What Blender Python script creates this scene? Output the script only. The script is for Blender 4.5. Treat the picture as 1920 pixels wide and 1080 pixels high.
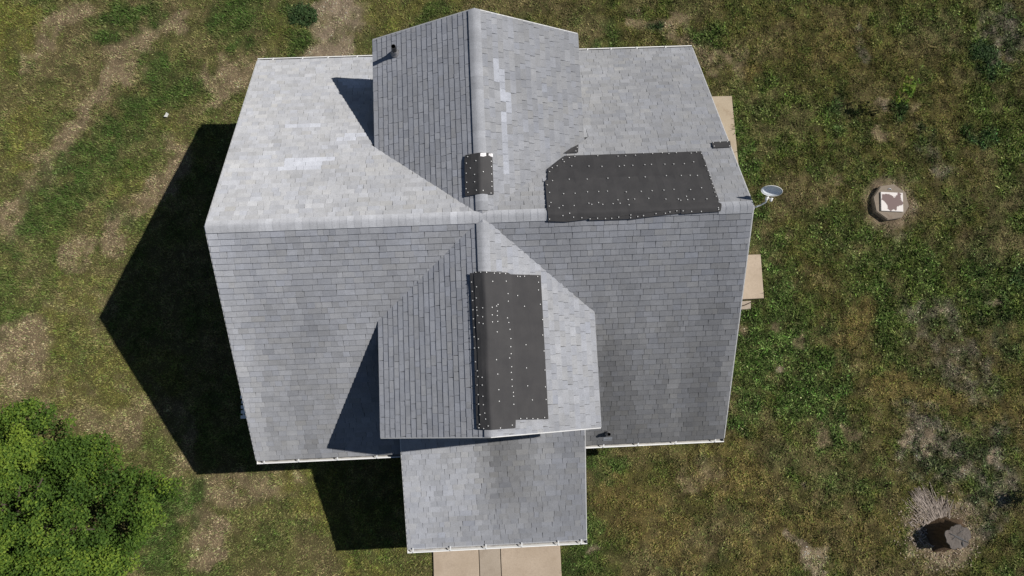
import bpy, bmesh, math, random
import numpy as np
from mathutils import Matrix, Vector

# ------------------------------------------------------------------ scene, camera, sky, sun
for o in list(bpy.data.objects):
    bpy.data.objects.remove(o, do_unlink=True)
sc = bpy.context.scene
COL = sc.collection
rng = random.Random(11)
nrg = np.random.default_rng(5)

cd = bpy.data.cameras.new('camera'); cam = bpy.data.objects.new('camera', cd); COL.objects.link(cam)
cd.sensor_width = 36.0; cd.lens = 1342.1425 / 1920 * 36.0; cd.clip_end = 2000.0; cd.clip_start = 0.1
R3 = Matrix(((0.99869424, 0.04050868, -0.03112665), (-0.04423178, 0.99051359, -0.13010139), (0.02556113, 0.13130829, 0.99101199)))
cam.matrix_world = Matrix.Translation((0.0935, -3.5005, 21.4574)) @ R3.to_4x4()
sc.camera = cam

SUN_AZ, SUN_EL = 10.609, 48.8
SV = Vector((math.cos(math.radians(SUN_EL)) * math.cos(math.radians(SUN_AZ)),
             math.cos(math.radians(SUN_EL)) * math.sin(math.radians(SUN_AZ)), math.sin(math.radians(SUN_EL))))
wd = bpy.data.worlds.new('World'); sc.world = wd; wd.use_nodes = True
nt = wd.node_tree; bg = nt.nodes['Background']
sky = nt.nodes.new('ShaderNodeTexSky'); sky.sky_type = 'NISHITA'; sky.sun_disc = False
sky.sun_elevation = math.radians(SUN_EL); sky.sun_rotation = math.radians(90 - SUN_AZ)
sky.air_density = 1.0; sky.dust_density = 0.4; sky.ozone_density = 1.6
nt.links.new(sky.outputs[0], bg.inputs[0]); bg.inputs[1].default_value = 0.05
sl = bpy.data.lights.new('sun', 'SUN'); sl.energy = 5.0; sl.angle = math.radians(0.5); sl.color = (1.0, 0.955, 0.89)
so = bpy.data.objects.new('sun', sl); COL.objects.link(so)
so.rotation_euler = SV.to_track_quat('Z', 'Y').to_euler(); so.location = SV * 60
sc.view_settings.view_transform = 'Standard'; sc.view_settings.look = 'None'
sc.view_settings.exposure = 0.0; sc.view_settings.gamma = 1.0; sc.view_settings.use_curve_mapping = False
sc.render.engine = 'CYCLES'

STROKES = [(-9.16, 8.18, -10.47, 7.6, 0.27, 'T', 1.0), (-10.47, 7.6, -11.26, 6.32, 0.37, 'T', 1.0), (-11.26, 6.32, -12.03, 5.14, 0.33, 'T', 1.0), (-12.03, 5.14, -13.1, 3.65, 0.33, 'T', 0.9), (-13.65, 3.42, -13.63, 3.0, 0.4, 'T', 0.7), (-12.22, 8.63, -13.73, 7.36, 0.33, 'T', 0.9), (-14.54, 2.21, -14.06, 2.03, 0.45, 'T', 0.9), (-9.34, 4.11, -9.65, 3.19, 0.46, 'T', 0.9), (-9.81, 3.11, -11.12, 1.59, 0.42, 'T', 0.9), (-11.12, 1.59, -10.87, 0.76, 0.32, 'T', 0.9), (-11.81, 0.8, -12.11, 0.49, 0.38, 'T', 0.9), (-13.43, -1.69, -14.33, -2.12, 0.55, 'T', 0.9), (-13.86, -2.45, -12.74, -3.58, 0.47, 'T', 0.7), (-12.74, -3.58, -10.58, -4.29, 0.54, 'T', 0.7), (-10.62, -2.75, -9.2, -4.66, 0.34, 'T', 0.6), (-7.58, 6.55, -8.23, 5.96, 0.47, 'T', 1.0), (-7.08, 7.06, -7.74, 6.55, 0.37, 'T', 0.9), (-8.15, 5.87, -8.22, 5.44, 0.3, 'T', 0.8), (-4.24, 8.39, -4.59, 7.33, 0.74, 'S', 1.0), (-5.09, 8.06, -4.93, 7.25, 0.47, 'S', 0.9), (-9.18, -5.57, -8.4, -7.4, 0.43, 'T', 0.7), (-8.41, -6.21, -5.82, -6.03, 0.4, 'T', 0.7), (-8.1, -7.41, -8.24, -8.29, 0.38, 'T', 0.9), (-9.04, -4.67, -8.96, -5.28, 0.23, 'T', 0.6), (-12.86, -0.45, -11.6, -0.82, 0.48, 'T', 0.5), (-12.85, 3.31, -13.62, 2.84, 0.32, 'T', 0.5), (-14.51, 8.35, -14.51, 8.35, 1.17, 'O', 1.0), (-13.7, 4.69, -14.3, 3.86, 0.82, 'O', 0.8), (-9.69, -2.79, -12.45, -3.29, 0.78, 'O', 0.7), (-5.2, -6.06, -3.56, -8.52, 0.93, 'O', 0.8), (-12.39, -0.47, -12.36, -1.42, 0.79, 'O', 0.7), (-10.77, 3.23, -10.75, 2.4, 0.49, 'O', 0.6), (-7.75, 7.78, -5.59, 7.72, 0.5, 'O', 0.5), (-9.35, 4.87, -8.53, 4.16, 0.41, 'O', 0.6), (-10.07, 8.39, -11.55, 7.9, 0.55, 'G', 0.9), (-9.88, 6.62, -9.37, 5.99, 0.63, 'G', 0.9), (-11.75, 3.94, -11.12, 4.43, 0.52, 'G', 0.9), (-12.69, 3.3, -13.13, 2.32, 0.62, 'G', 0.8), (-12.19, 2.78, -13.57, 1.52, 0.53, 'G', 0.8), (-10.33, 5.17, -10.33, 5.17, 0.66, 'G', 0.9), (-5.42, 8.25, -5.45, 8.07, 0.4, 'D', 1.0), (-5.76, 7.28, -5.68, 7.15, 0.3, 'G', 0.9), (-7.25, 8.39, -7.58, 7.96, 0.61, 'G', 0.9), (-5.67, -7.53, -2.94, -8.41, 0.43, 'G', 0.5), (-9.17, -6.47, -9.02, -6.33, 0.58, 'G', 1.0), (-9.45, -7.35, -9.59, -8.07, 0.52, 'G', 0.9), (-11.22, 2.25, -10.74, 1.9, 0.45, 'G', 0.7), (-14.44, 3.37, -14.11, 3.19, 0.32, 'G', 0.7), (-3.5, -5.84, -2.93, -7.67, 0.78, 'G', 0.5), (-3.24, 8.18, -0.53, 8.46, 0.51, 'O', 0.7), (-1.56, 8.13, -0.87, 8.29, 0.34, 'G', 0.8), (3.55, 8.16, 4.91, 8.02, 0.43, 'G', 0.4), (-3.42, 7.65, -3.42, 7.65, 0.24, 'G', 0.7), (5.07, 7.75, 6.78, 7.6, 0.29, 'T', 0.9), (6.39, 7.07, 8.23, 6.39, 0.26, 'T', 0.8), (7.05, 6.69, 7.36, 6.24, 0.22, 'T', 0.8), (3.31, 6.99, 3.49, 7.08, 0.2, 'T', 0.7), (5.66, 7.58, 5.65, 7.55, 0.29, 'D', 1.0), (4.01, 7.33, 3.83, 7.15, 0.41, 'G', 0.9), (7.77, 7.12, 7.96, 7.3, 0.31, 'G', 0.7), (6.76, 7.42, 6.93, 7.42, 0.2, 'G', 0.7), (7.26, 7.14, 7.34, 7.13, 0.19, 'G', 0.7), (7.93, 4.98, 8.07, 3.06, 0.22, 'G', 1.0), (8.23, 2.53, 8.35, 0.16, 0.28, 'G', 0.9), (16.3, 6.4, 16.48, 5.76, 0.41, 'D', 1.0), (13.35, 4.35, 13.35, 4.35, 0.32, 'D', 0.9), (11.81, 4.4, 11.62, 4.23, 0.41, 'D', 0.7), (14.29, 3.53, 14.29, 3.53, 0.3, 'D', 0.9), (15.99, 3.38, 15.99, 3.38, 0.29, 'D', 0.9), (12.7, 4.64, 12.77, 4.55, 0.22, 'S', 0.7), (12.44, 3.86, 12.49, 3.59, 0.2, 'T', 0.9), (14.39, 3.0, 14.2, 2.83, 0.3, 'K', 0.9), (17.0, 7.01, 17.13, 6.65, 0.69, 'K', 0.9), (11.75, 3.79, 10.81, 2.96, 0.47, 'G', 0.6), (11.65, 2.93, 13.29, 2.35, 0.47, 'G', 0.5), (14.69, 2.64, 14.83, 1.09, 0.47, 'G', 0.6), (8.69, 0.15, 9.09, -0.86, 0.62, 'G', 0.8), (10.73, 0.57, 13.34, -0.03, 0.69, 'G', 0.7), (15.41, -0.95, 15.87, -1.3, 0.9, 'D', 0.5), (16.38, -0.66, 16.52, -0.83, 0.23, 'D', 1.0), (12.64, 1.43, 12.64, 1.43, 0.73, 'S', 0.75), (11.16, 2.34, 11.07, 2.26, 0.23, 'T', 0.6), (9.23, 0.68, 9.23, 0.68, 0.18, 'T', 0.8), (8.54, 6.02, 8.68, 5.66, 0.34, 'B', 0.8), (10.38, 7.22, 12.42, 6.79, 1.03, 'B', 0.6), (14.05, 5.84, 14.89, 4.21, 0.85, 'B', 0.5), (12.48, 7.34, 12.62, 6.25, 0.12, 'K', 0.7), (14.03, 4.24, 14.03, 3.54, 0.17, 'T', 0.6), (7.78, -2.6, 9.57, -4.27, 1.13, 'G', 1.0), (8.71, -1.34, 9.73, -2.68, 0.94, 'G', 0.8), (10.22, -4.3, 10.12, -5.24, 0.88, 'G', 0.8), (11.84, -1.47, 12.24, -3.75, 0.57, 'G', 0.8), (7.61, -4.5, 7.4, -5.12, 0.48, 'G', 1.0), (11.21, -1.93, 11.07, -2.41, 0.49, 'B', 1.0), (9.41, -2.67, 9.43, -2.8, 0.18, 'T', 0.9), (8.79, -3.68, 8.82, -3.7, 0.14, 'S', 0.9), (13.9, -1.91, 13.89, -1.96, 0.15, 'S', 0.9), (15.67, -1.76, 15.62, -1.87, 0.18, 'S', 0.9), (13.58, -2.19, 14.49, -4.17, 0.81, 'K', 0.7), (15.4, -2.27, 15.62, -3.09, 0.65, 'D', 0.6), (12.33, -4.4, 15.62, -5.49, 0.56, 'B', 0.9), (12.38, -5.35, 13.25, -6.17, 0.61, 'K', 0.9), (12.75, -6.3, 14.73, -6.08, 0.76, 'K', 0.9), (12.03, -5.56, 12.1, -5.65, 0.14, 'S', 0.9), (12.67, -5.59, 12.8, -5.91, 0.14, 'S', 0.8), (14.72, -6.16, 14.8, -6.16, 0.13, 'S', 0.9), (13.84, -6.66, 13.88, -6.69, 0.11, 'S', 0.8), (6.34, -6.31, 8.92, -7.65, 0.71, 'B', 0.9), (3.46, -6.93, 4.95, -8.06, 0.78, 'B', 0.9), (5.84, -6.67, 6.32, -6.61, 0.41, 'T', 0.6), (2.89, -5.99, 3.69, -5.8, 0.38, 'G', 0.9), (2.92, -7.96, 2.41, -8.83, 0.46, 'G', 0.9), (8.96, -7.2, 11.24, -6.85, 0.6, 'G', 0.6), (7.24, -8.77, 11.07, -8.36, 0.7, 'B', 0.8), (8.94, -9.01, 9.23, -9.32, 0.31, 'S', 0.9), (8.55, -8.24, 8.83, -8.55, 0.16, 'S', 0.8), (9.53, -5.53, 9.52, -5.6, 0.24, 'T', 0.9), (10.44, -5.26, 10.59, -5.42, 0.16, 'T', 0.7), (12.97, -8.46, 13.32, -8.17, 0.97, 'S', 0.7), (15.09, -7.03, 14.32, -7.91, 0.57, 'K', 0.9), (15.12, -9.17, 15.23, -9.47, 0.47, 'G', 0.7), (3.13, -8.42, 3.2, -8.49, 0.15, 'S', 0.8), (3.02, -6.45, 3.13, -7.07, 0.22, 'B', 0.8), (5.11, -5.79, 6.35, -6.15, 0.47, 'G', 0.5), (3.98, -6.19, 4.27, -6.51, 0.31, 'O', 0.5), (7.69, -1.78, 7.82, -2.11, 0.19, 'T', 0.9), (9.13, -6.82, 9.15, -6.87, 0.09, 'S', 0.9), (8.8, -2.16, 8.78, -1.99, 0.13, 'T', 0.7)]
BIG_LOW = [(1.92, 1.566), (5.073, 1.556), (5.082, 0.82), (5.048, 0.721), (1.451, 0.755), (1.47, 0.883), (1.501, 1.202)]
BIG_MID = [(1.41, 0.88), (3.219, 0.896), (5.077, 0.887), (5.088, 0.228), (5.044, 0.019), (1.363, 0.086), (1.389, 0.245)]
BIG_TOP = [(1.384, 0.232), (2.646, 0.189), (5.058, 0.121), (5.113, 0.078), (5.079, -0.089), (4.236, -0.113), (4.223, -0.016), (3.126, -0.083), (2.907, -0.12), (2.267, -0.107), (2.257, -0.141), (1.783, -0.178), (1.387, -0.155)]
BIG_FRONT = [(2.259, 0.046), (4.263, 0.062), (4.256, -0.087), (4.223, -0.094), (3.418, -0.151), (3.132, -0.18), (3.131, -0.171), (2.268, -0.167)]
BIG_NAILS = [(2.02, 1.495), (2.15, 1.519), (2.673, 1.52), (3.133, 1.487), (3.309, 1.491), (3.533, 1.496), (3.729, 1.549), (3.933, 1.527), (4.159, 1.539), (4.305, 1.511), (4.481, 1.53), (4.815, 1.5), (4.945, 1.525), (5.049, 1.483), (1.861, 1.447), (1.889, 1.379), (1.717, 1.267), (1.603, 1.218), (1.532, 1.109), (2.044, 1.249), (2.43, 1.226), (2.721, 1.206), (3.11, 1.192), (3.223, 1.208), (3.416, 1.205), (3.691, 1.21), (3.839, 1.213), (4.144, 1.205), (4.345, 1.202), (4.584, 1.2), (4.806, 1.241), (5.066, 1.341), (5.044, 1.119), (5.063, 0.982), (5.064, 0.841), (5.061, 0.746), (5.053, 0.606), (5.055, 0.499), (5.052, 0.382), (5.048, 0.271), (5.086, 0.182), (1.57, 0.855), (1.942, 0.876), (2.337, 0.861), (2.798, 0.866), (3.271, 0.862), (3.627, 0.863), (4.103, 0.879), (4.433, 0.867), (4.631, 0.864), (4.789, 0.851), (1.443, 0.744), (1.472, 0.535), (1.476, 0.269), (1.429, 0.176), (1.635, 0.122), (1.774, 0.488), (2.023, 0.488), (2.297, 0.514), (2.538, 0.512), (2.73, 0.514), (3.133, 0.474), (3.461, 0.476), (3.701, 0.482), (3.96, 0.487), (4.182, 0.496), (4.542, 0.474), (4.792, 0.511), (2.283, 0.213), (2.341, 0.181), (2.491, 0.22), (2.576, 0.17), (2.797, 0.179), (2.918, 0.271), (2.949, 0.181), (3.138, 0.27), (3.28, 0.277), (3.133, 0.132), (3.586, 0.282), (3.95, 0.247), (4.218, 0.235), (4.261, 0.2), (4.408, 0.3), (4.411, 0.21), (4.549, 0.217), (4.83, 0.212), (1.721, 0.177), (1.962, 0.166), (1.703, -0.059), (1.847, -0.017), (1.93, -0.097), (2.106, -0.115), (1.418, -0.117), (2.283, -0.142), (2.44, -0.134), (2.61, -0.145), (2.745, -0.146), (2.894, -0.129), (3.15, -0.148), (3.151, -0.097), (3.302, -0.131), (3.423, -0.118), (3.691, -0.088), (3.89, -0.088), (3.988, -0.066), (4.135, -0.05), (4.269, -0.056), (4.452, -0.072), (4.662, -0.079), (5.026, -0.019), (5.035, -0.054)]
TRI = [(1.921, 1.642), (2.124, 1.8), (2.287, 1.893), (2.242, 1.644)]
TRI_NAILS = [(2.244, 1.8), (2.199, 1.696)]
RECT = [(5.388, 1.825), (5.828, 1.837), (5.787, 1.649), (5.379, 1.642)]
RECT_NAILS = [(5.419, 1.805), (5.584, 1.816), (5.755, 1.818), (5.411, 1.697), (5.765, 1.688)]
BACK = [(-0.312, 1.391), (-0.015, 1.384), (0.277, 1.402), (0.267, 1.302), (0.263, 0.49), (0.009, 0.483), (-0.35, 0.487), (-0.336, 1.313)]
BACK_NAILS = [(-0.268, 1.343), (-0.302, 1.204), (-0.219, 1.08), (-0.093, 1.217), (-0.313, 0.983), (-0.134, 0.922), (-0.31, 0.783), (-0.137, 0.761), (-0.327, 0.644), (-0.291, 0.557), (-0.106, 0.573), (0.036, 1.35), (0.225, 1.34), (0.237, 1.215), (0.238, 1.101), (0.058, 0.965), (0.234, 0.934), (0.232, 0.766), (0.229, 0.661), (0.039, 0.553), (0.203, 0.511)]
FLAP = [[(0.011, 1.373), (0.133, 1.388), (0.135, 1.322), (0.087, 1.303), (0.009, 1.302)], [(0.191, 1.385), (0.276, 1.394), (0.271, 1.311), (0.22, 1.323), (0.184, 1.346)]]
FRONT_TOP = [(-0.226, -1.169), (-0.017, -1.184), (0.132, -1.188), (0.496, -1.196), (0.568, -1.238), (0.558, -4.272), (0.523, -4.277), (0.51, -4.448), (0.017, -4.444), (-0.275, -4.421), (-0.215, -4.409), (-0.217, -3.58), (-0.212, -2.791)]
FRONT_SIDE = [(0.466, -1.228), (1.218, -1.219), (1.229, -4.316), (0.395, -4.271)]
FRONT_EDGE = [(-0.312, -1.184), (-0.135, -1.214), (-0.099, -3.585), (-0.115, -4.418), (-0.292, -4.416), (-0.289, -3.577), (-0.281, -2.786)]
FRONT_NAILS = [(-0.285, -1.384), (-0.276, -1.579), (-0.275, -1.772), (-0.277, -1.97), (-0.272, -2.16), (-0.261, -2.341), (-0.273, -2.535), (-0.275, -2.767), (-0.183, -1.495), (-0.197, -1.729), (-0.196, -1.925), (-0.194, -1.985), (-0.183, -2.1), (-0.16, -2.251), (-0.188, -2.586), (-0.189, -2.766), (-0.072, -1.948), (-0.079, -2.135), (-0.075, -2.277), (-0.187, -1.187), (-0.084, -1.196), (0.043, -1.206), (0.203, -1.22), (0.319, -1.217), (0.442, -1.219), (0.163, -1.395), (0.449, -1.382), (0.476, -1.647), (0.473, -1.807), (0.68, -1.683), (0.699, -1.267), (0.754, -1.27), (0.851, -1.261), (1.144, -1.255), (1.156, -1.38), (1.147, -1.551), (1.172, -1.862), (0.818, -1.91), (0.254, -1.88), (0.223, -1.914), (0.129, -1.942), (0.235, -2.019), (0.228, -2.114), (0.123, -2.1), (0.122, -2.247), (0.233, -2.237), (0.44, -2.162), (0.465, -2.259), (0.212, -2.455), (0.484, -2.403), (0.493, -2.598), (0.484, -2.768), (0.813, -2.731), (1.207, -2.194), (1.191, -2.527), (1.204, -2.87), (0.486, -2.913), (0.45, -3.001), (0.174, -3.029), (-0.265, -3.052), (0.485, -3.184), (0.8, -3.218), (-0.235, -3.238), (0.471, -3.302), (0.187, -3.325), (1.204, -3.277), (-0.224, -3.357), (-0.138, -3.377), (0.478, -3.451), (-0.248, -3.53), (-0.142, -3.535), (0.477, -3.587), (0.807, -3.595), (1.193, -3.634), (0.196, -3.645), (0.497, -3.714), (-0.235, -3.726), (-0.138, -3.763), (0.497, -3.793), (0.195, -3.878), (0.894, -3.893), (1.195, -3.9), (-0.235, -3.919), (-0.136, -3.934), (0.495, -3.959), (-0.213, -4.132), (-0.114, -4.103), (-0.1, -4.223), (0.626, -4.26), (0.757, -4.264), (0.887, -4.278), (0.993, -4.293), (1.143, -4.276), (-0.229, -4.328), (-0.244, -4.397), (-0.053, -4.363), (-0.148, -4.413), (0.197, -4.419), (0.443, -4.38)]
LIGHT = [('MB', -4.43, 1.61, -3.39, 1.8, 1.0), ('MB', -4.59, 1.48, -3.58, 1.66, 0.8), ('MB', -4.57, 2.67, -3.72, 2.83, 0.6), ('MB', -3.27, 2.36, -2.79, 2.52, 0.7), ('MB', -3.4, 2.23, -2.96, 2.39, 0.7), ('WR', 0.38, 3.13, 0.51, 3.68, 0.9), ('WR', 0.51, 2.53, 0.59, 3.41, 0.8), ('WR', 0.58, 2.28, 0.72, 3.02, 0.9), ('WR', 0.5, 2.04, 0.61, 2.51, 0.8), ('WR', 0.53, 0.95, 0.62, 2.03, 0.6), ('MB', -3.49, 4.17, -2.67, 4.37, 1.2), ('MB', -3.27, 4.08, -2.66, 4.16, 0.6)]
WEEDS = [(16.26, 6.31, 0.42, 60, 'largest dark weed clump, in the upper right yard'), (-5.45, 8.25, 0.42, 60, 'dark green weed clump beside the bare soil behind the house')]
GRASS_N = 1400000

# ------------------------------------------------------------------ house dimensions (metres)
XL, XR = -5.796, 5.804
YB, YF = 5.3157, -5.2293
ZE, ZR = 3.2376, 6.6278
KB = (ZR - ZE) / YB; KF = (ZR - ZE) / -YF
WX = 2.438; ZW = 5.333; KW = (ZR - ZW) / WX
WB, WF = 4.6713, -4.5856
PX0, PX1, PY1, PZ1 = -2.2108, 2.269, -7.6307, 2.7392
PY0 = -4.2; PZ0 = ZR + KF * PY0; KP = (PZ0 - PZ1) / (PY0 - PY1)

def roof_z(x, y, r=0.0):
    k = KB if y >= 0 else KF
    zm = ZR - k * (math.sqrt(y * y + r * r) - r)
    if abs(x) <= WX and WF <= y <= WB:
        return max(zm, ZR - KW * (math.sqrt(x * x + r * r) - r))
    return zm

# ------------------------------------------------------------------ helpers
def tag(o, label=None, cat=None, group=None, kind=None):
    if label: o['label'] = label
    if cat: o['category'] = cat
    if group: o['group'] = group
    if kind: o['kind'] = kind
    return o

def link(name, me, mat=None, parent=None):
    o = bpy.data.objects.new(name, me); COL.objects.link(o)
    if mat is not None and me is not None and not me.materials: me.materials.append(mat)
    if parent is not None: o.parent = parent
    return o

def empty(name, loc=(0, 0, 0)):
    o = bpy.data.objects.new(name, None); COL.objects.link(o); o.location = loc
    o.empty_display_size = 0.2
    return o

def mesh_of(name, v, f, smooth=False):
    me = bpy.data.meshes.new(name); me.from_pydata([tuple(p) for p in v], [], f); me.update()
    if smooth:
        me.polygons.foreach_set('use_smooth', [True] * len(me.polygons))
    return me

def from_bm(name, bm, mat, parent=None, smooth=False, inv=None):
    me = bpy.data.meshes.new(name); bmesh.ops.recalc_face_normals(bm, faces=bm.faces); bm.to_mesh(me); bm.free()
    if smooth:
        for p in me.polygons: p.use_smooth = True
    if inv is not None: me.transform(inv)
    return link(name, me, mat, parent)

def box(bm, x0, y0, z0, x1, y1, z1, bev=0.0):
    t = bmesh.new()
    bmesh.ops.create_cube(t, size=1.0)
    for v in t.verts:
        v.co = Vector(((x0 + x1) / 2 + v.co.x * (x1 - x0), (y0 + y1) / 2 + v.co.y * (y1 - y0), (z0 + z1) / 2 + v.co.z * (z1 - z0)))
    if bev: bmesh.ops.bevel(t, geom=t.edges[:], offset=bev, segments=1, affect='EDGES')
    me = bpy.data.meshes.new('t'); t.to_mesh(me); t.free(); bm.from_mesh(me); bpy.data.meshes.remove(me)

def prism(bm, poly, d):
    """closed prism: polygon (3-D points) swept by the vector d"""
    a = [bm.verts.new(p) for p in poly]; b = [bm.verts.new(Vector(p) + Vector(d)) for p in poly]
    bm.faces.new(a); bm.faces.new(b[::-1])
    n = len(a)
    for i in range(n): bm.faces.new((a[i], b[i], b[(i + 1) % n], a[(i + 1) % n]))

def tube(bm, pts, rad, seg=10, cap=True):
    rings = []
    for i, p in enumerate(pts):
        p = Vector(p)
        d = (Vector(pts[min(i + 1, len(pts) - 1)]) - Vector(pts[max(i - 1, 0)])).normalized()
        u = d.orthogonal().normalized() if i == 0 else (u - d * u.dot(d)).normalized()
        w = d.cross(u); r = rad[i] if isinstance(rad, (list, tuple)) else rad
        rings.append([bm.verts.new(p + (u * math.cos(2 * math.pi * k / seg) + w * math.sin(2 * math.pi * k / seg)) * r) for k in range(seg)])
    for a, b in zip(rings, rings[1:]):
        for k in range(seg): bm.faces.new((a[k], a[(k + 1) % seg], b[(k + 1) % seg], b[k]))
    if cap: bm.faces.new(rings[0][::-1]); bm.faces.new(rings[-1])
    return rings

def clip_half(poly, nx, ny, c):
    """keep nx*x+ny*y <= c of a 2-D polygon"""
    out = []
    for i in range(len(poly)):
        a, b = poly[i], poly[(i + 1) % len(poly)]
        da, db = nx * a[0] + ny * a[1] - c, nx * b[0] + ny * b[1] - c
        if da <= 0: out.append(a)
        if (da < 0 < db) or (db < 0 < da):
            t = da / (da - db); out.append((a[0] + (b[0] - a[0]) * t, a[1] + (b[1] - a[1]) * t))
    return out

def inside(pt, poly):
    x, y = pt; r = False
    for i in range(len(poly)):
        (x1, y1), (x2, y2) = poly[i], poly[i - 1]
        if (y1 > y) != (y2 > y) and x < (x2 - x1) * (y - y1) / (y2 - y1) + x1: r = not r
    return r

# value noise on numpy arrays
_lat = nrg.random((256, 256))
def vnoise(x, y):
    xi = np.floor(x).astype(int); yi = np.floor(y).astype(int); fx = x - xi; fy = y - yi
    fx = fx * fx * (3 - 2 * fx); fy = fy * fy * (3 - 2 * fy)
    g = lambda a, b: _lat[a % 256, b % 256]
    return (g(xi, yi) * (1 - fx) + g(xi + 1, yi) * fx) * (1 - fy) + (g(xi, yi + 1) * (1 - fx) + g(xi + 1, yi + 1) * fx) * fy
def fbm(x, y, s, o=4, ox=0.0):
    r = 0; a = 0.5; t = 0
    for i in range(o):
        r = r + a * vnoise(x / s + ox + 17.3 * i, y / s + ox * 1.7 + 9.1 * i); t += a; a *= 0.55; s *= 0.5
    return r / t

# ------------------------------------------------------------------ materials
class Mat:
    def __init__(self, name):
        self.m = bpy.data.materials.new(name); self.m.use_nodes = True
        self.t = self.m.node_tree; self.b = self.t.nodes['Principled BSDF']
    def n(self, typ, **kw):
        nd = self.t.nodes.new(typ)
        for k, v in kw.items(): setattr(nd, k, v)
        return nd
    def l(self, a, b): self.t.links.new(a, b)
    def noise(self, scale, detail=4, rough=0.6, vec=None, stretch=None):
        nz = self.n('ShaderNodeTexNoise'); nz.inputs['Scale'].default_value = scale
        nz.inputs['Detail'].default_value = detail; nz.inputs['Roughness'].default_value = rough
        if vec is None: vec = self.n('ShaderNodeNewGeometry').outputs['Position']
        if stretch:
            mp = self.n('ShaderNodeMapping'); mp.inputs['Scale'].default_value = stretch; self.l(vec, mp.inputs['Vector']); vec = mp.outputs[0]
        self.l(vec, nz.inputs['Vector']); return nz.outputs['Fac']
    def rng(self, sock, a, b, c, d):
        r = self.n('ShaderNodeMapRange'); self.l(sock, r.inputs[0])
        for i, v in enumerate((a, b, c, d)): r.inputs[i + 1].default_value = v
        return r.outputs[0]
    def mix(self, f, a, b, blend='MIX'):
        mx = self.n('ShaderNodeMix', data_type='RGBA', blend_type=blend)
        for s, v in ((mx.inputs['Factor'], f), (mx.inputs['A'], a), (mx.inputs['B'], b)):
            if hasattr(v, 'is_output'): self.l(v, s)
            elif isinstance(v, (int, float)): s.default_value = v
            else: s.default_value = (*v, 1)
        return mx.outputs['Result']
    def bump(self, h, strength, dist=0.02):
        bp = self.n('ShaderNodeBump'); bp.inputs['Strength'].default_value = strength; bp.inputs['Distance'].default_value = dist
        self.l(h, bp.inputs['Height']); self.l(bp.outputs[0], self.b.inputs['Normal'])
    def set(self, rough=0.8, spec=0.3, metal=0.0, col=None):
        self.b.inputs['Roughness'].default_value = rough; self.b.inputs['Specular IOR Level'].default_value = spec
        self.b.inputs['Metallic'].default_value = metal
        if col is not None:
            if hasattr(col, 'is_output'): self.l(col, self.b.inputs['Base Color'])
            else: self.b.inputs['Base Color'].default_value = (*col, 1)
        return self.m

def simple(name, col, var=0.15, scale=8, rough=0.7, spec=0.3, metal=0.0, bump=0.0):
    M = Mat(name); f = M.noise(scale, 5, 0.65)
    lo = tuple(c * (1 - var) for c in col); hi = tuple(min(1, c * (1 + var)) for c in col)
    c = M.mix(M.rng(f, 0.3, 0.7, 0, 1), lo, hi)
    if bump: M.bump(f, bump)
    return M.set(rough, spec, metal, c)

def shingle_material():
    M = Mat('asphalt_shingle')
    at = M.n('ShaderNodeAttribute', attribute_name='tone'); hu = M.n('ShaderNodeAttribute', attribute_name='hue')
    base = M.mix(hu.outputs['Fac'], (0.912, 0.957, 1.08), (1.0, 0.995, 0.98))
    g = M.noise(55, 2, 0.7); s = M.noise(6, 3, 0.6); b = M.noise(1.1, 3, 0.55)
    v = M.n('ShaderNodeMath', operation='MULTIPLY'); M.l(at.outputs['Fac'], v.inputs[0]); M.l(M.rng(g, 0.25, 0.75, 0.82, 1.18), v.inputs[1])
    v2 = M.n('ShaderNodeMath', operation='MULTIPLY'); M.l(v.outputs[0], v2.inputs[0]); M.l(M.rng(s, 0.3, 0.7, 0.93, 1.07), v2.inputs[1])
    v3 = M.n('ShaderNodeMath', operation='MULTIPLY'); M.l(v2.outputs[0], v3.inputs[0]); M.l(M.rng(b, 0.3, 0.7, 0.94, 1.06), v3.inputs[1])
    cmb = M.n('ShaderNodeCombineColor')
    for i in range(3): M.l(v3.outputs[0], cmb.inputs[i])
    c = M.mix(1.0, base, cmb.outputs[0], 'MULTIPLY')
    M.bump(g, 0.25, 0.004)
    M.b.inputs['Diffuse Roughness'].default_value = 1.0
    return M.set(0.92, 0.2, 0, c)

M_SH = shingle_material()
M_DECK = simple('roof_deck_edge', (0.07, 0.07, 0.075), 0.2, 10, 0.9, 0.1)
M_WHITE = simple('white_paint_metal', (0.78, 0.78, 0.77), 0.06, 5, 0.45, 0.4)
M_GUTIN = simple('shaded_gutter_inside', (0.3, 0.29, 0.275), 0.35, 7, 0.8, 0.2)  # grey stands in for the shade inside the trough
M_TRIM = simple('pale_drip_edge', (0.5, 0.5, 0.5), 0.1, 6, 0.5, 0.4)
M_SIDING = simple('white_siding', (0.6, 0.6, 0.58), 0.06, 4, 0.6, 0.3)
M_FOUND = simple('foundation_concrete', (0.25, 0.24, 0.22), 0.2, 6, 0.9, 0.2)

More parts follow.
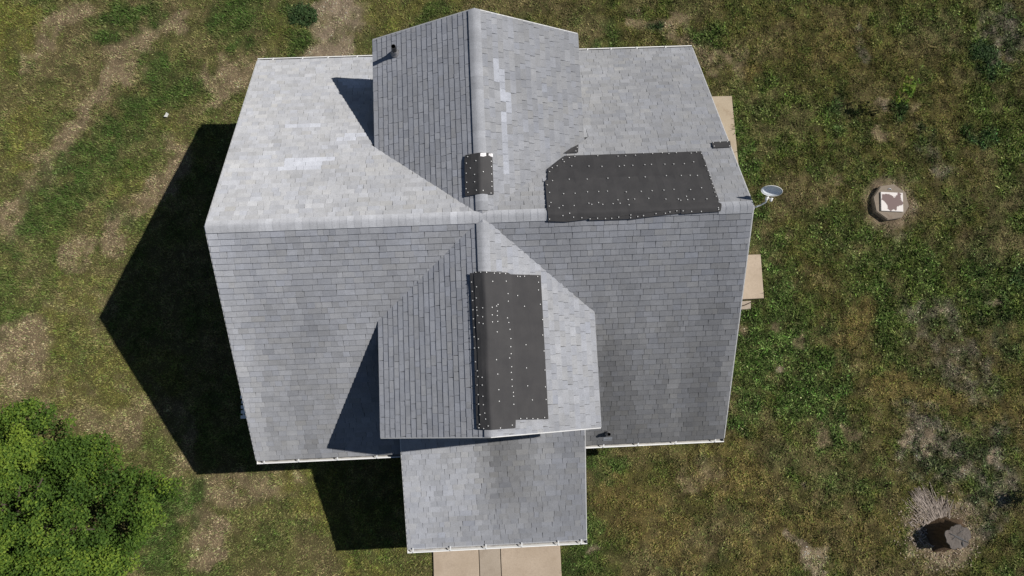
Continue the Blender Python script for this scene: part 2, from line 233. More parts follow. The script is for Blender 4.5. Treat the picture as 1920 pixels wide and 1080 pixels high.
def felt_material():
    M = Mat('black_roofing_felt')
    f = M.noise(3.0, 4, 0.6); st = M.noise(2.0, 3, 0.6, stretch=(6, 1, 1)); g = M.noise(70, 2, 0.7)
    c = M.mix(M.rng(f, 0.3, 0.7, 0, 1), (0.045, 0.044, 0.046), (0.062, 0.060, 0.061))
    c = M.mix(M.rng(st, 0.55, 0.8, 0, 0.35), c, (0.036, 0.036, 0.040))
    c = M.mix(M.rng(g, 0.3, 0.7, 0, 0.3), c, (0.075, 0.073, 0.073))
    oi = M.n('ShaderNodeObjectInfo'); c = M.mix(M.rng(oi.outputs['Random'], 0, 1, 0.0, 0.30), c, (0.022, 0.021, 0.023))
    M.bump(M.noise(9, 3, 0.5), 0.35, 0.015)
    return M.set(0.82, 0.22, 0, c)
M_FELT = felt_material()
M_CAP = simple('plastic_nail_cap', (0.66, 0.66, 0.65), 0.05, 9, 0.4, 0.4)
M_SILVER = simple('silver_felt_back', (0.36, 0.35, 0.37), 0.25, 20, 0.4, 0.5, 0.3, 0.4)
M_PIPE = simple('black_vent_pipe', (0.03, 0.03, 0.033), 0.2, 9, 0.5, 0.4)
M_LEAD = simple('grey_pipe_boot', (0.2, 0.2, 0.21), 0.2, 12, 0.5, 0.4)
M_GALV = simple('galvanised_flashing', (0.36, 0.37, 0.39), 0.15, 12, 0.45, 0.5, 0.5)
M_DISH = simple('dish_paint', (0.74, 0.78, 0.83), 0.06, 6, 0.35, 0.5)
M_DISHW = simple('dish_white_plastic', (0.8, 0.8, 0.78), 0.05, 8, 0.4, 0.4)
M_ARM = simple('dish_arm_steel', (0.5, 0.53, 0.54), 0.1, 8, 0.5, 0.5)

def concrete(name, a, b, stain):
    a = tuple(q * 0.96 for q in a)
    M = Mat(name)
    f = M.noise(1.6, 6, 0.65); g = M.noise(28, 3, 0.7); s = M.noise(3.2, 5, 0.7)
    c = M.mix(M.rng(f, 0.3, 0.7, 0, 1), a, b)
    c = M.mix(M.rng(s, 0.5, 0.7, 0, 0.75), c, stain)
    c = M.mix(M.rng(g, 0.35, 0.7, 0, 0.3), c, tuple(q * 0.7 for q in a))
    M.bump(g, 0.3, 0.01)
    return M.set(0.9, 0.2, 0, c)
M_CONC = concrete('tan_concrete', (0.37, 0.295, 0.22), (0.48, 0.395, 0.31), (0.30, 0.235, 0.175))
M_CONC2 = concrete('grey_tan_concrete', (0.33, 0.275, 0.215), (0.41, 0.35, 0.285), (0.27, 0.22, 0.17))
M_CONC3 = concrete('weathered_concrete', (0.36, 0.295, 0.21), (0.48, 0.40, 0.30), (0.27, 0.20, 0.135))
M_CONC4 = concrete('riser_concrete', (0.20, 0.165, 0.13), (0.28, 0.235, 0.185), (0.16, 0.11, 0.08))

# ------------------------------------------------------------------ lawn colour field (world metres)
TYPES = {'T': (0.265, 0.205, 0.128), 'S': (0.36, 0.285, 0.205), 'G': (0.056, 0.083, 0.022), 'D': (0.031, 0.056, 0.020),
         'O': (0.148, 0.142, 0.038), 'B': (0.155, 0.122, 0.044), 'K': (0.185, 0.160, 0.122)}
def lawn_colour(x, y):
    wx = x + (fbm(x, y, 1.3, 4, 3.1) - 0.5) * 1.3 + (fbm(x, y, 0.25, 2, 8.1) - 0.5) * 0.25
    wy = y + (fbm(x, y, 1.3, 4, 41.7) - 0.5) * 1.3 + (fbm(x, y, 0.25, 2, 28.1) - 0.5) * 0.25
    side = np.clip((x + 3 + (fbm(x, y, 4, 3, 11) - 0.5) * 6) / 8, 0, 1)[..., None]
    col = np.array((0.124, 0.119, 0.043)) * (1 - side) + np.array((0.100, 0.092, 0.028)) * side
    # broad green / dry wandering
    n1 = fbm(x, y, 2.6, 5, 5.5)[..., None]
    g = np.clip((n1 - 0.52) / 0.14, 0, 1) * 0.55
    col = col * (1 - g) + np.array((0.055, 0.090, 0.018)) * g
    n2 = fbm(x, y, 1.7, 5, 77.0)[..., None]
    d = np.clip((n2 - 0.56) / 0.12, 0, 1) * 0.5
    col = col * (1 - d) + np.array((0.165, 0.128, 0.070)) * d
    n3 = fbm(x, y, 0.55, 5, 211.0)[..., None]
    d = np.clip((n3 - 0.53) / 0.12, 0, 1) * 0.42; col = col * (1 - d) + np.array((0.175, 0.138, 0.072)) * d
    d = np.clip((0.46 - n3) / 0.12, 0, 1) * 0.45; col = col * (1 - d) + np.array((0.056, 0.084, 0.022)) * d
    bare = np.zeros_like(x)
    for (x1, y1, x2, y2, r, t, s) in STROKES:
        dx, dy = x2 - x1, y2 - y1; L = dx * dx + dy * dy
        m = (np.abs(wx - (x1 + x2) / 2) < abs(dx) / 2 + 2.4 * r) & (np.abs(wy - (y1 + y2) / 2) < abs(dy) / 2 + 2.4 * r)
        if not m.any(): continue
        ax, ay = wx[m], wy[m]
        tt = np.clip(((ax - x1) * dx + (ay - y1) * dy) / L, 0, 1) if L > 1e-6 else 0
        dist = np.hypot(ax - x1 - tt * dx, ay - y1 - tt * dy) / r
        f = np.clip((1.62 - dist) / 1.15, 0, 1); f = f * f * (3 - 2 * f) * s
        rag = fbm(x[m], y[m], 0.30, 5, 19.0 + r)
        f = np.clip(f * 1.05 + (rag - 0.56) * 2.3, 0, 1) * np.minimum(1, f * 3) * min(1.0, s + 0.1)
        c = np.array(TYPES[t])
        if t == 'K':
            k = np.clip((fbm(x[m], y[m], 0.3, 3, 61.0) - 0.42) / 0.16, 0, 1)[:, None]
            c = c * k + np.array((0.050, 0.060, 0.028)) * (1 - k)
        col[m] = col[m] * (1 - f[:, None]) + c * f[:, None]
        if t in 'TS': bare[m] = np.maximum(bare[m], f * (1.0 if t == 'S' else 0.55))
    for (rx, ry, rr) in ((12.6, 1.45, 0.80), (13.0, -8.4, 0.95)):      # worn soil round the riser and the stump
        f = np.clip((1.25 - np.hypot(x - rx, y - ry) / rr) / 0.5, 0, 1)
        f = np.clip(f * 1.1 + (fbm(x, y, 0.3, 5, 401.0) - 0.55) * 1.6, 0, 1) * np.minimum(1, f * 3)
        col = col * (1 - f[..., None]) + np.array((0.30, 0.232, 0.160)) * f[..., None]; bare = np.maximum(bare, f)
    # tufts and dead spots
    sp = fbm(x, y, 0.20, 4, 123.0)
    tuft = np.clip((sp - 0.47) / 0.26, -1, 1)[..., None] * (0.26 + 0.22 * side)
    col = col * (1 - tuft)
    return np.clip(col, 0.008, 0.5), bare

# ------------------------------------------------------------------ lawn (one sheet to the horizon)
def axis(a, b, step):
    f = np.arange(a, b + 1e-6, step)
    far = np.array([0.5, 1.5, 4, 10, 25, 60, 150, 400, 900])
    return np.concatenate([a - far[::-1], f, b + far])
def lawn_h(x, y):
    h = (fbm(x, y, 1.6, 4, 2.2) - 0.5) * 0.07 + (fbm(x, y, 0.32, 3, 7.7) - 0.5) * 0.05
    return h - 0.02
gx = axis(-20, 23, 0.085); gy = axis(-14.5, 14, 0.085)
X, Y = np.meshgrid(gx, gy)
inner = (X >= -20.01) & (X <= 23.01) & (Y >= -14.51) & (Y <= 14.01)
Zg = np.where(inner, lawn_h(X, Y), -0.02)
nx_, ny_ = len(gx), len(gy)
me = bpy.data.meshes.new('lawn')
me.vertices.add(nx_ * ny_); me.vertices.foreach_set('co', np.stack([X, Y, Zg], -1).astype(np.float32).ravel())
idx = np.arange(nx_ * ny_).reshape(ny_, nx_)
q = np.stack([idx[:-1, :-1], idx[:-1, 1:], idx[1:, 1:], idx[1:, :-1]], -1).reshape(-1, 4)
me.loops.add(q.size); me.loops.foreach_set('vertex_index', q.ravel().astype(np.int32))
me.polygons.add(len(q)); me.polygons.foreach_set('loop_start', np.arange(0, q.size, 4, dtype=np.int32))
me.update(calc_edges=True)
lc, lb = lawn_colour(X, Y)
lc[~inner] = lc[inner].mean(0)
ca = me.color_attributes.new('col', 'FLOAT_COLOR', 'POINT')
ca.data.foreach_set('color', np.concatenate([lc, np.ones((ny_, nx_, 1))], -1).astype(np.float32).ravel())
def lawn_material():
    M = Mat('lawn_soil_and_thatch')
    a = M.n('ShaderNodeVertexColor', layer_name='col')
    f = M.noise(14, 5, 0.75); g = M.noise(60, 3, 0.7)
    c = M.mix(M.rng(f, 0.3, 0.7, 0, 1), (0.5, 0.5, 0.5), (1.0, 0.97, 0.93))
    c = M.mix(1.0, a.outputs[0], c, 'MULTIPLY')
    c = M.mix(M.rng(g, 0.35, 0.65, 0, 0.45), c, (0.05, 0.042, 0.026))
    M.bump(f, 0.8, 0.05)
    return M.set(0.95, 0.1, 0, c)
lawn = tag(link('lawn', me, lawn_material()), kind='structure')

# things the grass keeps clear of (x0, y0, x1, y1)
CLEAR = [(XL + 0.25, YF + 0.3, XR - 0.25, YB - 0.3), (5.5, 2.0, 7.98, 5.12), (5.5, -1.62, 8.0, -1.32), (5.5, -1.34, 8.40, 0.03),
         (-1.84, -14, 1.82, -7.4), (-2.3, -7.6, 2.3, -4.8), (-7.28, -4.22, -6.6, -3.6)]
ROUND = [(12.6, 1.5, 0.58), (13.06, -8.46, 0.42)]
def build_grass(n):
    x = nrg.uniform(-18, 21, n); y = nrg.uniform(-12.5, 12, n)
    keep = np.ones(n, bool)
    for a in CLEAR: keep &= ~((x > a[0] - 0.01) & (x < a[2] + 0.02) & (y > a[1] - 0.02) & (y < a[3] + 0.02))
    for a in ROUND: keep &= np.hypot(x - a[0], y - a[1]) > a[2]
    x, y = x[keep], y[keep]
    col, bare = lawn_colour(x, y)
    k = nrg.random(len(x)) > bare * 0.55
    x, y, col, bare = x[k], y[k], col[k], bare[k]
    n = len(x)
    green = col[:, 1] / (col[:, 0] + 1e-6)
    coarse = np.clip((x - 4) / 4, 0, 1)
    lush = np.clip((green - 0.95) * 1.6, 0, 1)
    L = (0.045 + 0.05 * nrg.random(n)) * (0.75 + 0.6 * lush + 0.25 * coarse) * (1 - 0.5 * bare)
    clump = fbm(x, y, 0.22, 3, 301.0)
    L *= 0.55 + 1.5 * np.clip((clump - 0.36) / 0.34, 0, 1)
    W = (0.007 + 0.009 * nrg.random(n)) * (1 + 0.7 * lush * coarse)
    broad = (nrg.random(n) < 0.05 * lush * (0.3 + coarse))
    W = np.where(broad, 0.016 + 0.012 * nrg.random(n), W); L = np.where(broad, 0.05 + 0.03 * nrg.random(n), L)
    a = nrg.uniform(0, 2 * np.pi, n); ca_, sa = np.cos(a), np.sin(a)
    el = np.where(broad, nrg.uniform(-0.1, 0.4, n), nrg.uniform(0.25, 1.2, n))
    z0 = np.where(broad, 0.035, 0.0)
    z = lawn_h(x, y) + z0
    v = np.empty((n, 3, 3), np.float32)
    v[:, 0] = np.stack([x - sa * W, y + ca_ * W, z - 0.004], -1)
    v[:, 1] = np.stack([x + sa * W, y - ca_ * W, z - 0.004], -1)
    v[:, 2] = np.stack([x + ca_ * L * np.cos(el), y + sa * L * np.cos(el), z + L * np.sin(el)], -1)
    b = np.exp(nrg.normal(0.10, 1.0, n) * (0.30 + 0.34 * lush * coarse))[:, None]
    dry = (nrg.random(n) < 0.12)[:, None]
    c = col * 1.42 * b
    c = np.where(broad[:, None], c * np.array((1.3, 1.35, 1.5)), c)
    c = np.where(dry, c * 0.65 + np.array((0.17, 0.135, 0.085)) * 0.35 * b, c)
    gr = (nrg.random(n) < 0.25)[:, None]
    c = np.where(gr, c * np.array((0.75, 1.05, 0.7)), c)
    c = np.clip(c, 0.006, 0.55)
    me = bpy.data.meshes.new('grass')
    me.vertices.add(3 * n); me.vertices.foreach_set('co', v.ravel())
    me.loops.add(3 * n); me.loops.foreach_set('vertex_index', np.arange(3 * n, dtype=np.int32))
    me.polygons.add(n); me.polygons.foreach_set('loop_start', np.arange(0, 3 * n, 3, dtype=np.int32))
    me.update(calc_edges=True)
    at = me.color_attributes.new('col', 'FLOAT_COLOR', 'POINT')
    at.data.foreach_set('color', np.repeat(np.concatenate([c, np.ones((n, 1))], -1), 3, axis=0).astype(np.float32).ravel())
    M = Mat('grass_blades'); vc = M.n('ShaderNodeVertexColor', layer_name='col')
    return tag(link('grass', me, M.set(0.7, 0.1, 0, vc.outputs[0])), 'short patchy mown grass, dry tan and green, covering the yard', 'grass', kind='stuff')
build_grass(GRASS_N)

# ------------------------------------------------------------------ house
house = tag(empty('house'), 'grey shingled cross gable house with white gutters and a front porch roof', 'house')
# roof deck: sheets a hand's breadth thick under the shingles
EV = 0.10            # the shingles stop short of the gutter's outer edge
bm = bmesh.new()
top = -0.006; th = 0.13
def deck_sheet(bm, poly):
    prism(bm, [(x, y, z + top) for x, y, z in poly], (0, 0, -th))
zb = lambda y: ZR - KB * y
zf = lambda y: ZR + KF * y
zw = lambda x: ZR - KW * abs(x)
yb, yf = YB - EV, YF + EV
deck_sheet(bm, [(XL + .01, 0, ZR), (XR - .01, 0, ZR), (XR - .01, yb, zb(yb)), (XL + .01, yb, zb(yb))])
deck_sheet(bm, [(XL + .01, yf, zf(yf)), (XR - .01, yf, zf(yf)), (XR - .01, 0, ZR), (XL + .01, 0, ZR)])
for s in (-1, 1):
    deck_sheet(bm, [(0, WF + .01, ZR - .002), (s * (WX - .01), WF + .01, zw(WX - .01)), (s * (WX - .01), WB - .01, zw(WX - .01)), (0, WB - .01, ZR - .002)])
roof = from_bm('roof', bm, M_DECK, house)
bm = bmesh.new()
zp = lambda y: PZ0 + KP * (y - PY0)
deck_sheet(bm, [(PX0 + .01, PY1 + EV, zp(PY1 + EV)), (PX1 - .01, PY1 + EV, zp(PY1 + EV)), (PX1 - .01, PY0, zp(PY0)), (PX0 + .01, PY0, zp(PY0))])
porch = from_bm('porch_roof', bm, M_DECK, house)

# shingles ---------------------------------------------------------
EXPO = 0.1435
def plane(o, u, v):
    u = Vector(u).normalized(); v = Vector(v).normalized(); n = u.cross(v)
    return Matrix((u, v, n)).transposed().to_4x4(), Vector(o)
WIDTHS = (0.125, 0.155, 0.185, 0.22, 0.26, 0.30)
FELTS = [BIG_LOW, BIG_MID, BIG_TOP, BACK, FRONT_TOP, FRONT_SIDE]
CAMP = Vector((0.0935, -3.5005, 21.4574))
def streak(a, seed, s): return float(fbm(np.array([a]), np.array([seed]), s, 3, seed)[0])
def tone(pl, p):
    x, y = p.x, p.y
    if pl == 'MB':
        t = 0.405 if x < 0 else 0.355  # left half paler: light scattered back to the camera, put into the tone
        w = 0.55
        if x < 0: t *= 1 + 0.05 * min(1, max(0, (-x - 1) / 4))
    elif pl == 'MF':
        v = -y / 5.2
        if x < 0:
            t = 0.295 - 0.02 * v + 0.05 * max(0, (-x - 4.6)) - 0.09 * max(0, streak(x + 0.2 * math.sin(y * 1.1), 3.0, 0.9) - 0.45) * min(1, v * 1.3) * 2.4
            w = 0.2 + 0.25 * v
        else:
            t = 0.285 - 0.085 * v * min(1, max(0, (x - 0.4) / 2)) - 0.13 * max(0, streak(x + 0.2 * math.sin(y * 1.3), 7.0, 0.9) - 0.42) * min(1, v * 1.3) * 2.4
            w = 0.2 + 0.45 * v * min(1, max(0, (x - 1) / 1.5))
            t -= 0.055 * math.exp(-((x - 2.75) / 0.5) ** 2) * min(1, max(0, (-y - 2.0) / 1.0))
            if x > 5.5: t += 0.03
    elif pl == 'WL': t = 0.305; w = 0.15  # wing slopes toned apart: sun side paler, its sunlight put into the colour
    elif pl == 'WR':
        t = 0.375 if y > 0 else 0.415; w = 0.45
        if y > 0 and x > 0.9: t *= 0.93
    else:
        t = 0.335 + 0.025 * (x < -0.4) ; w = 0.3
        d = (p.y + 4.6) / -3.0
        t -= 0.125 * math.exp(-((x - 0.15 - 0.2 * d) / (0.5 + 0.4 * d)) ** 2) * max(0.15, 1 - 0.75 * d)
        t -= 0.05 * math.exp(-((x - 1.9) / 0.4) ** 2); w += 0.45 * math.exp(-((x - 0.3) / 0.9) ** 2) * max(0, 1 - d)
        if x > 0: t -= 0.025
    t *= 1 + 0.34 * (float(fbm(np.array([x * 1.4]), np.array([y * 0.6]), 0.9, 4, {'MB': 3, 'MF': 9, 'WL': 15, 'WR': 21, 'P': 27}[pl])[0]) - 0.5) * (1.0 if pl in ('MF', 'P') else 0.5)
    cl = rng.random()
    if cl < 0.05: t *= 1.10
    elif cl > 0.95: t *= 0.90
    t *= 1 + (-0.055 if cl < 0.25 else 0.0 if cl < 0.75 else 0.05) + rng.gauss(0, 0.035)
    w = min(1, max(0, w + rng.gauss(0, 0.11)))
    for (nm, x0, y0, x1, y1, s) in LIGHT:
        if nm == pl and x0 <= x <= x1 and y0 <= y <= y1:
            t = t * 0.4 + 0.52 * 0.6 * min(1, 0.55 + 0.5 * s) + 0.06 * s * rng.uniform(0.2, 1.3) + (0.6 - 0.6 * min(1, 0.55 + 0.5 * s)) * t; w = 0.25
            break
    return max(0.08, t), w

tabs = []          # (matrix, poly2d, thick, tone, hue, whole, key, score, parent)
def lay(pl, M, org, u0, u1, vlen, halfplanes, parent):
    """courses of tabs on one slope; halfplanes(vmid) -> list of (nu, nv, c) kept as nu*u+nv*v<=c"""
    n = int(math.ceil(vlen / EXPO)); e = vlen / n
    for i in range(n):
        v0, v1 = i * e, (i + 1) * e
        u = u0 - rng.uniform(0, 0.3)
        off = rng.uniform(0, 0.06)
        hp = halfplanes((v0 + v1) / 2)
        while u < u1:
            w = rng.choice(WIDTHS)
            a, b = u + 0.0025, u + w - 0.0025
            j = rng.choice((0, 0, 0, -0.004))
            sk = rng.choice((0, 0, 0.006, -0.006))
            poly = [(a, v0 + j), (b, v0 + j), (b + sk, v1 + 0.002), (a + sk, v1 + 0.002)]
            full = poly
            poly = clip_half(clip_half(poly, -1, 0, -u0), 1, 0, u1)
            for h in hp: poly = clip_half(poly, *h)
            u += w
            if len(poly) < 3: continue
            cx = sum(q[0] for q in poly) / len(poly); cy = sum(q[1] for q in poly) / len(poly)
            p = org + M.to_3x3() @ Vector((cx, cy, 0))
            area = abs(sum(poly[k - 1][0] * poly[k][1] - poly[k][0] * poly[k - 1][1] for k in range(len(poly)))) / 2
            if area < 2e-4: continue
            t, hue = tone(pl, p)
            under = any(inside((p.x, p.y), f) for f in FELTS)
            nrm = M.to_3x3() @ Vector((0, 0, 1)); vd = CAMP - p
            score = area * nrm.dot(vd.normalized()) / vd.length_squared
            hid = under or (abs(p.x) > 1.9 and abs(p.x) < 2.6 and pl in ('MB', 'MF')) or (pl in ('MF', 'P') and abs(p.x) < 2.3 and p.y > -5.2)
            whole = len(poly) == 4 and all(abs(q[0] - r[0]) + abs(q[1] - r[1]) < 1e-6 for q, r in zip(poly, full))
            thick = {'MF': 0.024, 'MB': 0.021, 'P': 0.022, 'WL': 0.013, 'WR': 0.017}[pl] + rng.choice((-0.0015, 0, 0.0015))
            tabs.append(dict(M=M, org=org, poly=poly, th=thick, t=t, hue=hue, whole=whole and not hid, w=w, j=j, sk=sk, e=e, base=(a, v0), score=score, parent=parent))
def slope_len(run, k): return run * math.sqrt(1 + k * k)
cB, cF, cW, cP = (math.sqrt(1 + k * k) for k in (KB, KF, KW, KP))
# main back slope: u = -x, v up towards -y
for (ua, ub, sgn) in ((-XR, -0.0, -1), (0.0, -XL, 1)):
    M, org = plane((0, yb, zb(yb)), (-1, 0, 0), (0, -1, KB))
    def hpB(v, sgn=sgn):
        y = yb - v / cB
        if y < WX * KW / KB + 0.05:      # valley: |x| >= y*KB/KW , y = yb - v/cB
            return [(-sgn, -KB / KW / cB, -yb * KB / KW)]
        return [(-sgn, 0, -2.16)]
    lay('MB', M, org, ua, ub, yb * cB, hpB, roof)
# main front slope: u = x
for (ua, ub, sgn) in ((XL, 0.0, -1), (0.0, XR, 1)):
    M, org = plane((0, yf, zf(yf)), (1, 0, 0), (0, 1, KF))
    def hpF(v, sgn=sgn):
        y = yf + v / cF
        if -y < WX * KW / KF + 0.05:
            return [(-sgn, -KF / KW / cF, yf * KF / KW)]
        return [(-sgn, 0, -2.12)]
    lay('MF', M, org, ua, ub, -yf * cF, hpF, roof)
# cross wing: left slope u = -y (v up towards +x), right slope u = +y
run = WX * cW
for (pl, s) in (('WL', -1), ('WR', 1)):
    M, org = plane((s * WX, 0, zw(WX)), (0, s, 0), (-s, 0, KW))
    for back in (True, False):
        ya, yb_ = (0.0, WB) if back else (WF, 0.0)
        ua, ub = sorted((s * ya, s * yb_))
        k = KB if back else KF
        yv0 = WX * KW / k                # |y| of the valley at the wing eave; falls to 0 at the ridge
        sg = s if back else -s
        # keep |y| >= (WX - v/cW)*KW/k
        def hpW(v, sg=sg, k=k): return [(-sg, -KW / k / cW, -WX * KW / k)]
        lay(pl, M, org, ua, ub, run, hpW, roof)
# porch
M, org = plane((0, PY1 + EV, zp(PY1 + EV)), (1, 0, 0), (0, 1, KP))
lay('P', M, org, PX0, PX1, (PY0 - PY1 - EV) * cP, lambda v: [], porch)

def add_tab(vs, fs, tn, hu, tb, world):
    """wedge: thick at the butt (low v), thin at the top"""
    v0 = min(q[1] for q in tb['poly']); e = tb['e']
    n0 = len(vs); m = len(tb['poly'])
    tf = lambda q, h: (tb['org'] + tb['M'].to_3x3() @ Vector((q[0], q[1], h)))
    for q in tb['poly']:
        f = min(1, max(0, (q[1] - v0) / e)); vs.append(tf(q, tb['th'] * (1 - f) + 0.0025 * f))
    for q in tb['poly']: vs.append(tf(q, -0.002))
    fs.append([n0 + k for k in range(m)])
    for k in range(m): fs.append([n0 + (k + 1) % m, n0 + k, n0 + m + k, n0 + m + (k + 1) % m])
    tn += [tb['t']] * (m + 1); hu += [tb['hue']] * (m + 1)
def face_attr(me, name, vals):
    a = me.attributes.new(name, 'FLOAT', 'FACE'); a.data.foreach_set('value', vals)
order = sorted((t for t in tabs if t['whole']), key=lambda t: -t['score'])[:300]
single = set(id(t) for t in order)
for par in (roof, porch):
    vs, fs, tn, hu = [], [], [], []
    for tb in tabs:
        if id(tb) not in single and tb['parent'] is par: add_tab(vs, fs, tn, hu, tb, True)
    if par is roof: store = (vs, fs, tn, hu)
    else:
        off = len(store[0]); store[0].extend(vs); store[1].extend([[i + off for i in f] for f in fs]); store[2].extend(tn); store[3].extend(hu)
vs, fs, tn, hu = store
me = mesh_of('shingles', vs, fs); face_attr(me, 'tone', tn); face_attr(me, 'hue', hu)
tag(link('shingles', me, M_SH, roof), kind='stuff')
cache = {}
for tb in order:
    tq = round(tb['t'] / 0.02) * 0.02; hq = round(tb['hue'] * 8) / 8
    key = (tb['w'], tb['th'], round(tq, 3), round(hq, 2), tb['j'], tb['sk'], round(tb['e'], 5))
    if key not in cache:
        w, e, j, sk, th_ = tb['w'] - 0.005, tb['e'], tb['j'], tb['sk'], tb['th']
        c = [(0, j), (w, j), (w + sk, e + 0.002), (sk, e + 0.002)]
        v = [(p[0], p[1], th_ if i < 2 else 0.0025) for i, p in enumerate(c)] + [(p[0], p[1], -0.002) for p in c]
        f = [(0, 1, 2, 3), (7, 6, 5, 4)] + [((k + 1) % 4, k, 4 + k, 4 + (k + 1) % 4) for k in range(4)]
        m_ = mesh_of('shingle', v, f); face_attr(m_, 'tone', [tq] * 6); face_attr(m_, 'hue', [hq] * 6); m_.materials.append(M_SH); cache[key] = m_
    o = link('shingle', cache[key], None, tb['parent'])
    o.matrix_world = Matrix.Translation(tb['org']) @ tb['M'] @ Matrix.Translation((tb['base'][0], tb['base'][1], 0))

# ridge caps: each a bent strip lapping the next
def cap_mesh(k1, k2, t, hue, half=0.135, L=0.20):
    """along +x (length L), slopes k1 to +y and k2 to -y"""
    prof = []
    for s in np.linspace(-half, half, 9):
        k = k1 if s > 0 else k2
        prof.append((s, -k * (math.sqrt(s * s + 0.0016) - 0.04)))
    v = []; f = []
    for end, (x, h) in enumerate(((0.0, 0.027), (L, 0.020))):
        for (y, z) in prof: v.append((x, y, z + h * (1 - 0.5 * (y / half) ** 2)))
        for (y, z) in prof: v.append((x, y, z + h * (1 - 0.5 * (y / half) ** 2) - 0.006))
    n = len(prof); A = lambda e, l, i: e * 2 * n + l * n + i
    for i in range(n - 1):
        f.append((A(0, 0, i), A(1, 0, i), A(1, 0, i + 1), A(0, 0, i + 1)))
        f.append((A(0, 0, i), A(0, 0, i + 1), A(0, 1, i + 1), A(0, 1, i)))
        f.append((A(0, 1, i), A(0, 1, i + 1), A(1, 1, i + 1), A(1, 1, i)))
    for i in (0, n - 1): f.append((A(0, 0, i), A(0, 1, i), A(1, 1, i), A(1, 0, i)))
    me = mesh_of('ridge_cap', v, f); face_attr(me, 'tone', [t] * len(f)); face_attr(me, 'hue', [hue] * len(f)); me.materials.append(M_SH)
    bm = bmesh.new(); bm.from_mesh(me); bmesh.ops.recalc_face_normals(bm, faces=bm.faces); bm.to_mesh(me); bm.free()
    for p in me.polygons: p.use_smooth = False
    return me
capc = {}
def cap(k1, k2, t):
    t = round(t / 0.02) * 0.02; key = (k1, k2, round(t, 3))
    if key not in capc: capc[key] = cap_mesh(k1, k2, t, 0.42)
    return capc[key]
CE = 0.155
x = XL
while x < XR - 0.02:                      # main ridge, laps open towards -x on the left half
    if not (1.45 < x + 0.08 < 5.0):
        o = link('ridge_cap', cap(KB, KF, 0.415 + rng.gauss(0, 0.02)), None, roof); o.location = (x, 0, ZR)  # pale tone paints in the sun that the rounded caps catch
        if x + 0.2 > XR: o.scale.x = (XR - x) / 0.2
    x += CE
y = WB - 0.0
while y > WF + 0.01:                      # wing ridge, laps open towards the gable ends
    if not (0.52 < y - 0.08 < 1.33) and not (-4.4 < y - 0.08 < -1.25) and abs(y - 0.08) > 0.2:
        o = link('ridge_cap', cap(KW, KW, 0.415 + rng.gauss(0, 0.02)), None, roof)
        if y > 0: o.location = (0, y, ZR + .004); o.rotation_euler = (0, 0, -math.pi / 2)
        else: o.location = (0, max(y - 0.2, WF), ZR + .004); o.rotation_euler = (0, 0, math.pi / 2)
    y -= CE

# drip edges and rake boards
def strip(bm, p0, p1, wout, zt, zb_):
    """vertical board along p0-p1 set out by wout (vector), from zt above to zb_ below the line"""
    p0, p1, w = Vector(p0), Vector(p1), Vector(wout); up = Vector((0, 0, 1))
    prism(bm, [p0 + up * zt, p1 + up * zt, p1 - up * zb_, p0 - up * zb_], w)
for s, x in ((-1, XL), (1, XR)):
    for (ye, ze) in ((yb, zb(yb)), (yf, zf(yf))):
        bm = bmesh.new(); strip(bm, (x, 0, ZR), (x, ye, ze), (s * 0.022, 0, 0), 0.006, 0.16); from_bm('rake_board', bm, M_TRIM, house)
for y, s in ((WB, 1), (WF, -1)):
    for sx in (-1, 1):
        bm = bmesh.new(); strip(bm, (0, y, ZR), (sx * WX, y, zw(WX)), (0, s * 0.022, 0), 0.006, 0.16); from_bm('rake_board', bm, M_TRIM, house)
for sx in (-1, 1):
    bm = bmesh.new(); strip(bm, (sx * WX, WF, zw(WX)), (sx * WX, WB, zw(WX)), (sx * 0.012, 0, 0), 0.002, 0.14); from_bm('fascia_board', bm, M_TRIM, house)
for x, s in ((PX0, -1), (PX1, 1)):
    bm = bmesh.new(); strip(bm, (x, PY0 - 0.3, zp(PY0 - 0.3)), (x, PY1 + EV, zp(PY1 + EV)), (s * 0.02, 0, 0), 0.006, 0.2); from_bm('rake_board', bm, M_TRIM, house)

# walls
bm = bmesh.new()
wy0, wy1, wx0, wx1 = YF + 0.36, YB - 0.36, XL + 0.28, XR - 0.28
dz = 0.16
prism(bm, [(wx0, wy0, 0.35), (wx0, wy1, 0.35), (wx0, wy1, zb(wy1) - dz), (wx0, 0, ZR - dz), (wx0, wy0, zf(wy0) - dz)], (wx1 - wx0, 0, 0))
from_bm('wall', bm, M_SIDING, house)
for ya, yb_ in ((0.6, WB - 0.24), (WF + 0.24, -0.6)):
    bm = bmesh.new(); q = 2.16
    prism(bm, [(-q, ya, 3.0), (q, ya, 3.0), (q, ya, zw(q) - dz), (0, ya, ZR - dz - .004), (-q, ya, zw(q) - dz)], (0, yb_ - ya, 0))
    from_bm('gable_wall', bm, M_SIDING, house)
bm = bmesh.new(); box(bm, wx0 + .02, wy0 + .02, -0.3, wx1 - .02, wy1 - .02, 0.349); from_bm('foundation', bm, M_FOUND, house)
bm = bmesh.new(); box(bm, PX0 + .1, PY1 + 0.2, -0.2, PX1 - .1, wy0 + .015, 0.16, 0.01); from_bm('porch_floor', bm, M_CONC, house)
for px in (PX0 + 0.28, -0.72, 0.78, PX1 - 0.28):
    bm = bmesh.new(); py = PY1 + 0.35; box(bm, px - .06, py - .06, 0.16, px + .06, py + .06, zp(py) - 0.13, 0.008); box(bm, px - .09, py - .09, 0.161, px + .09, py + .09, 0.28, 0.01)
    from_bm('porch_post', bm, M_WHITE, house)

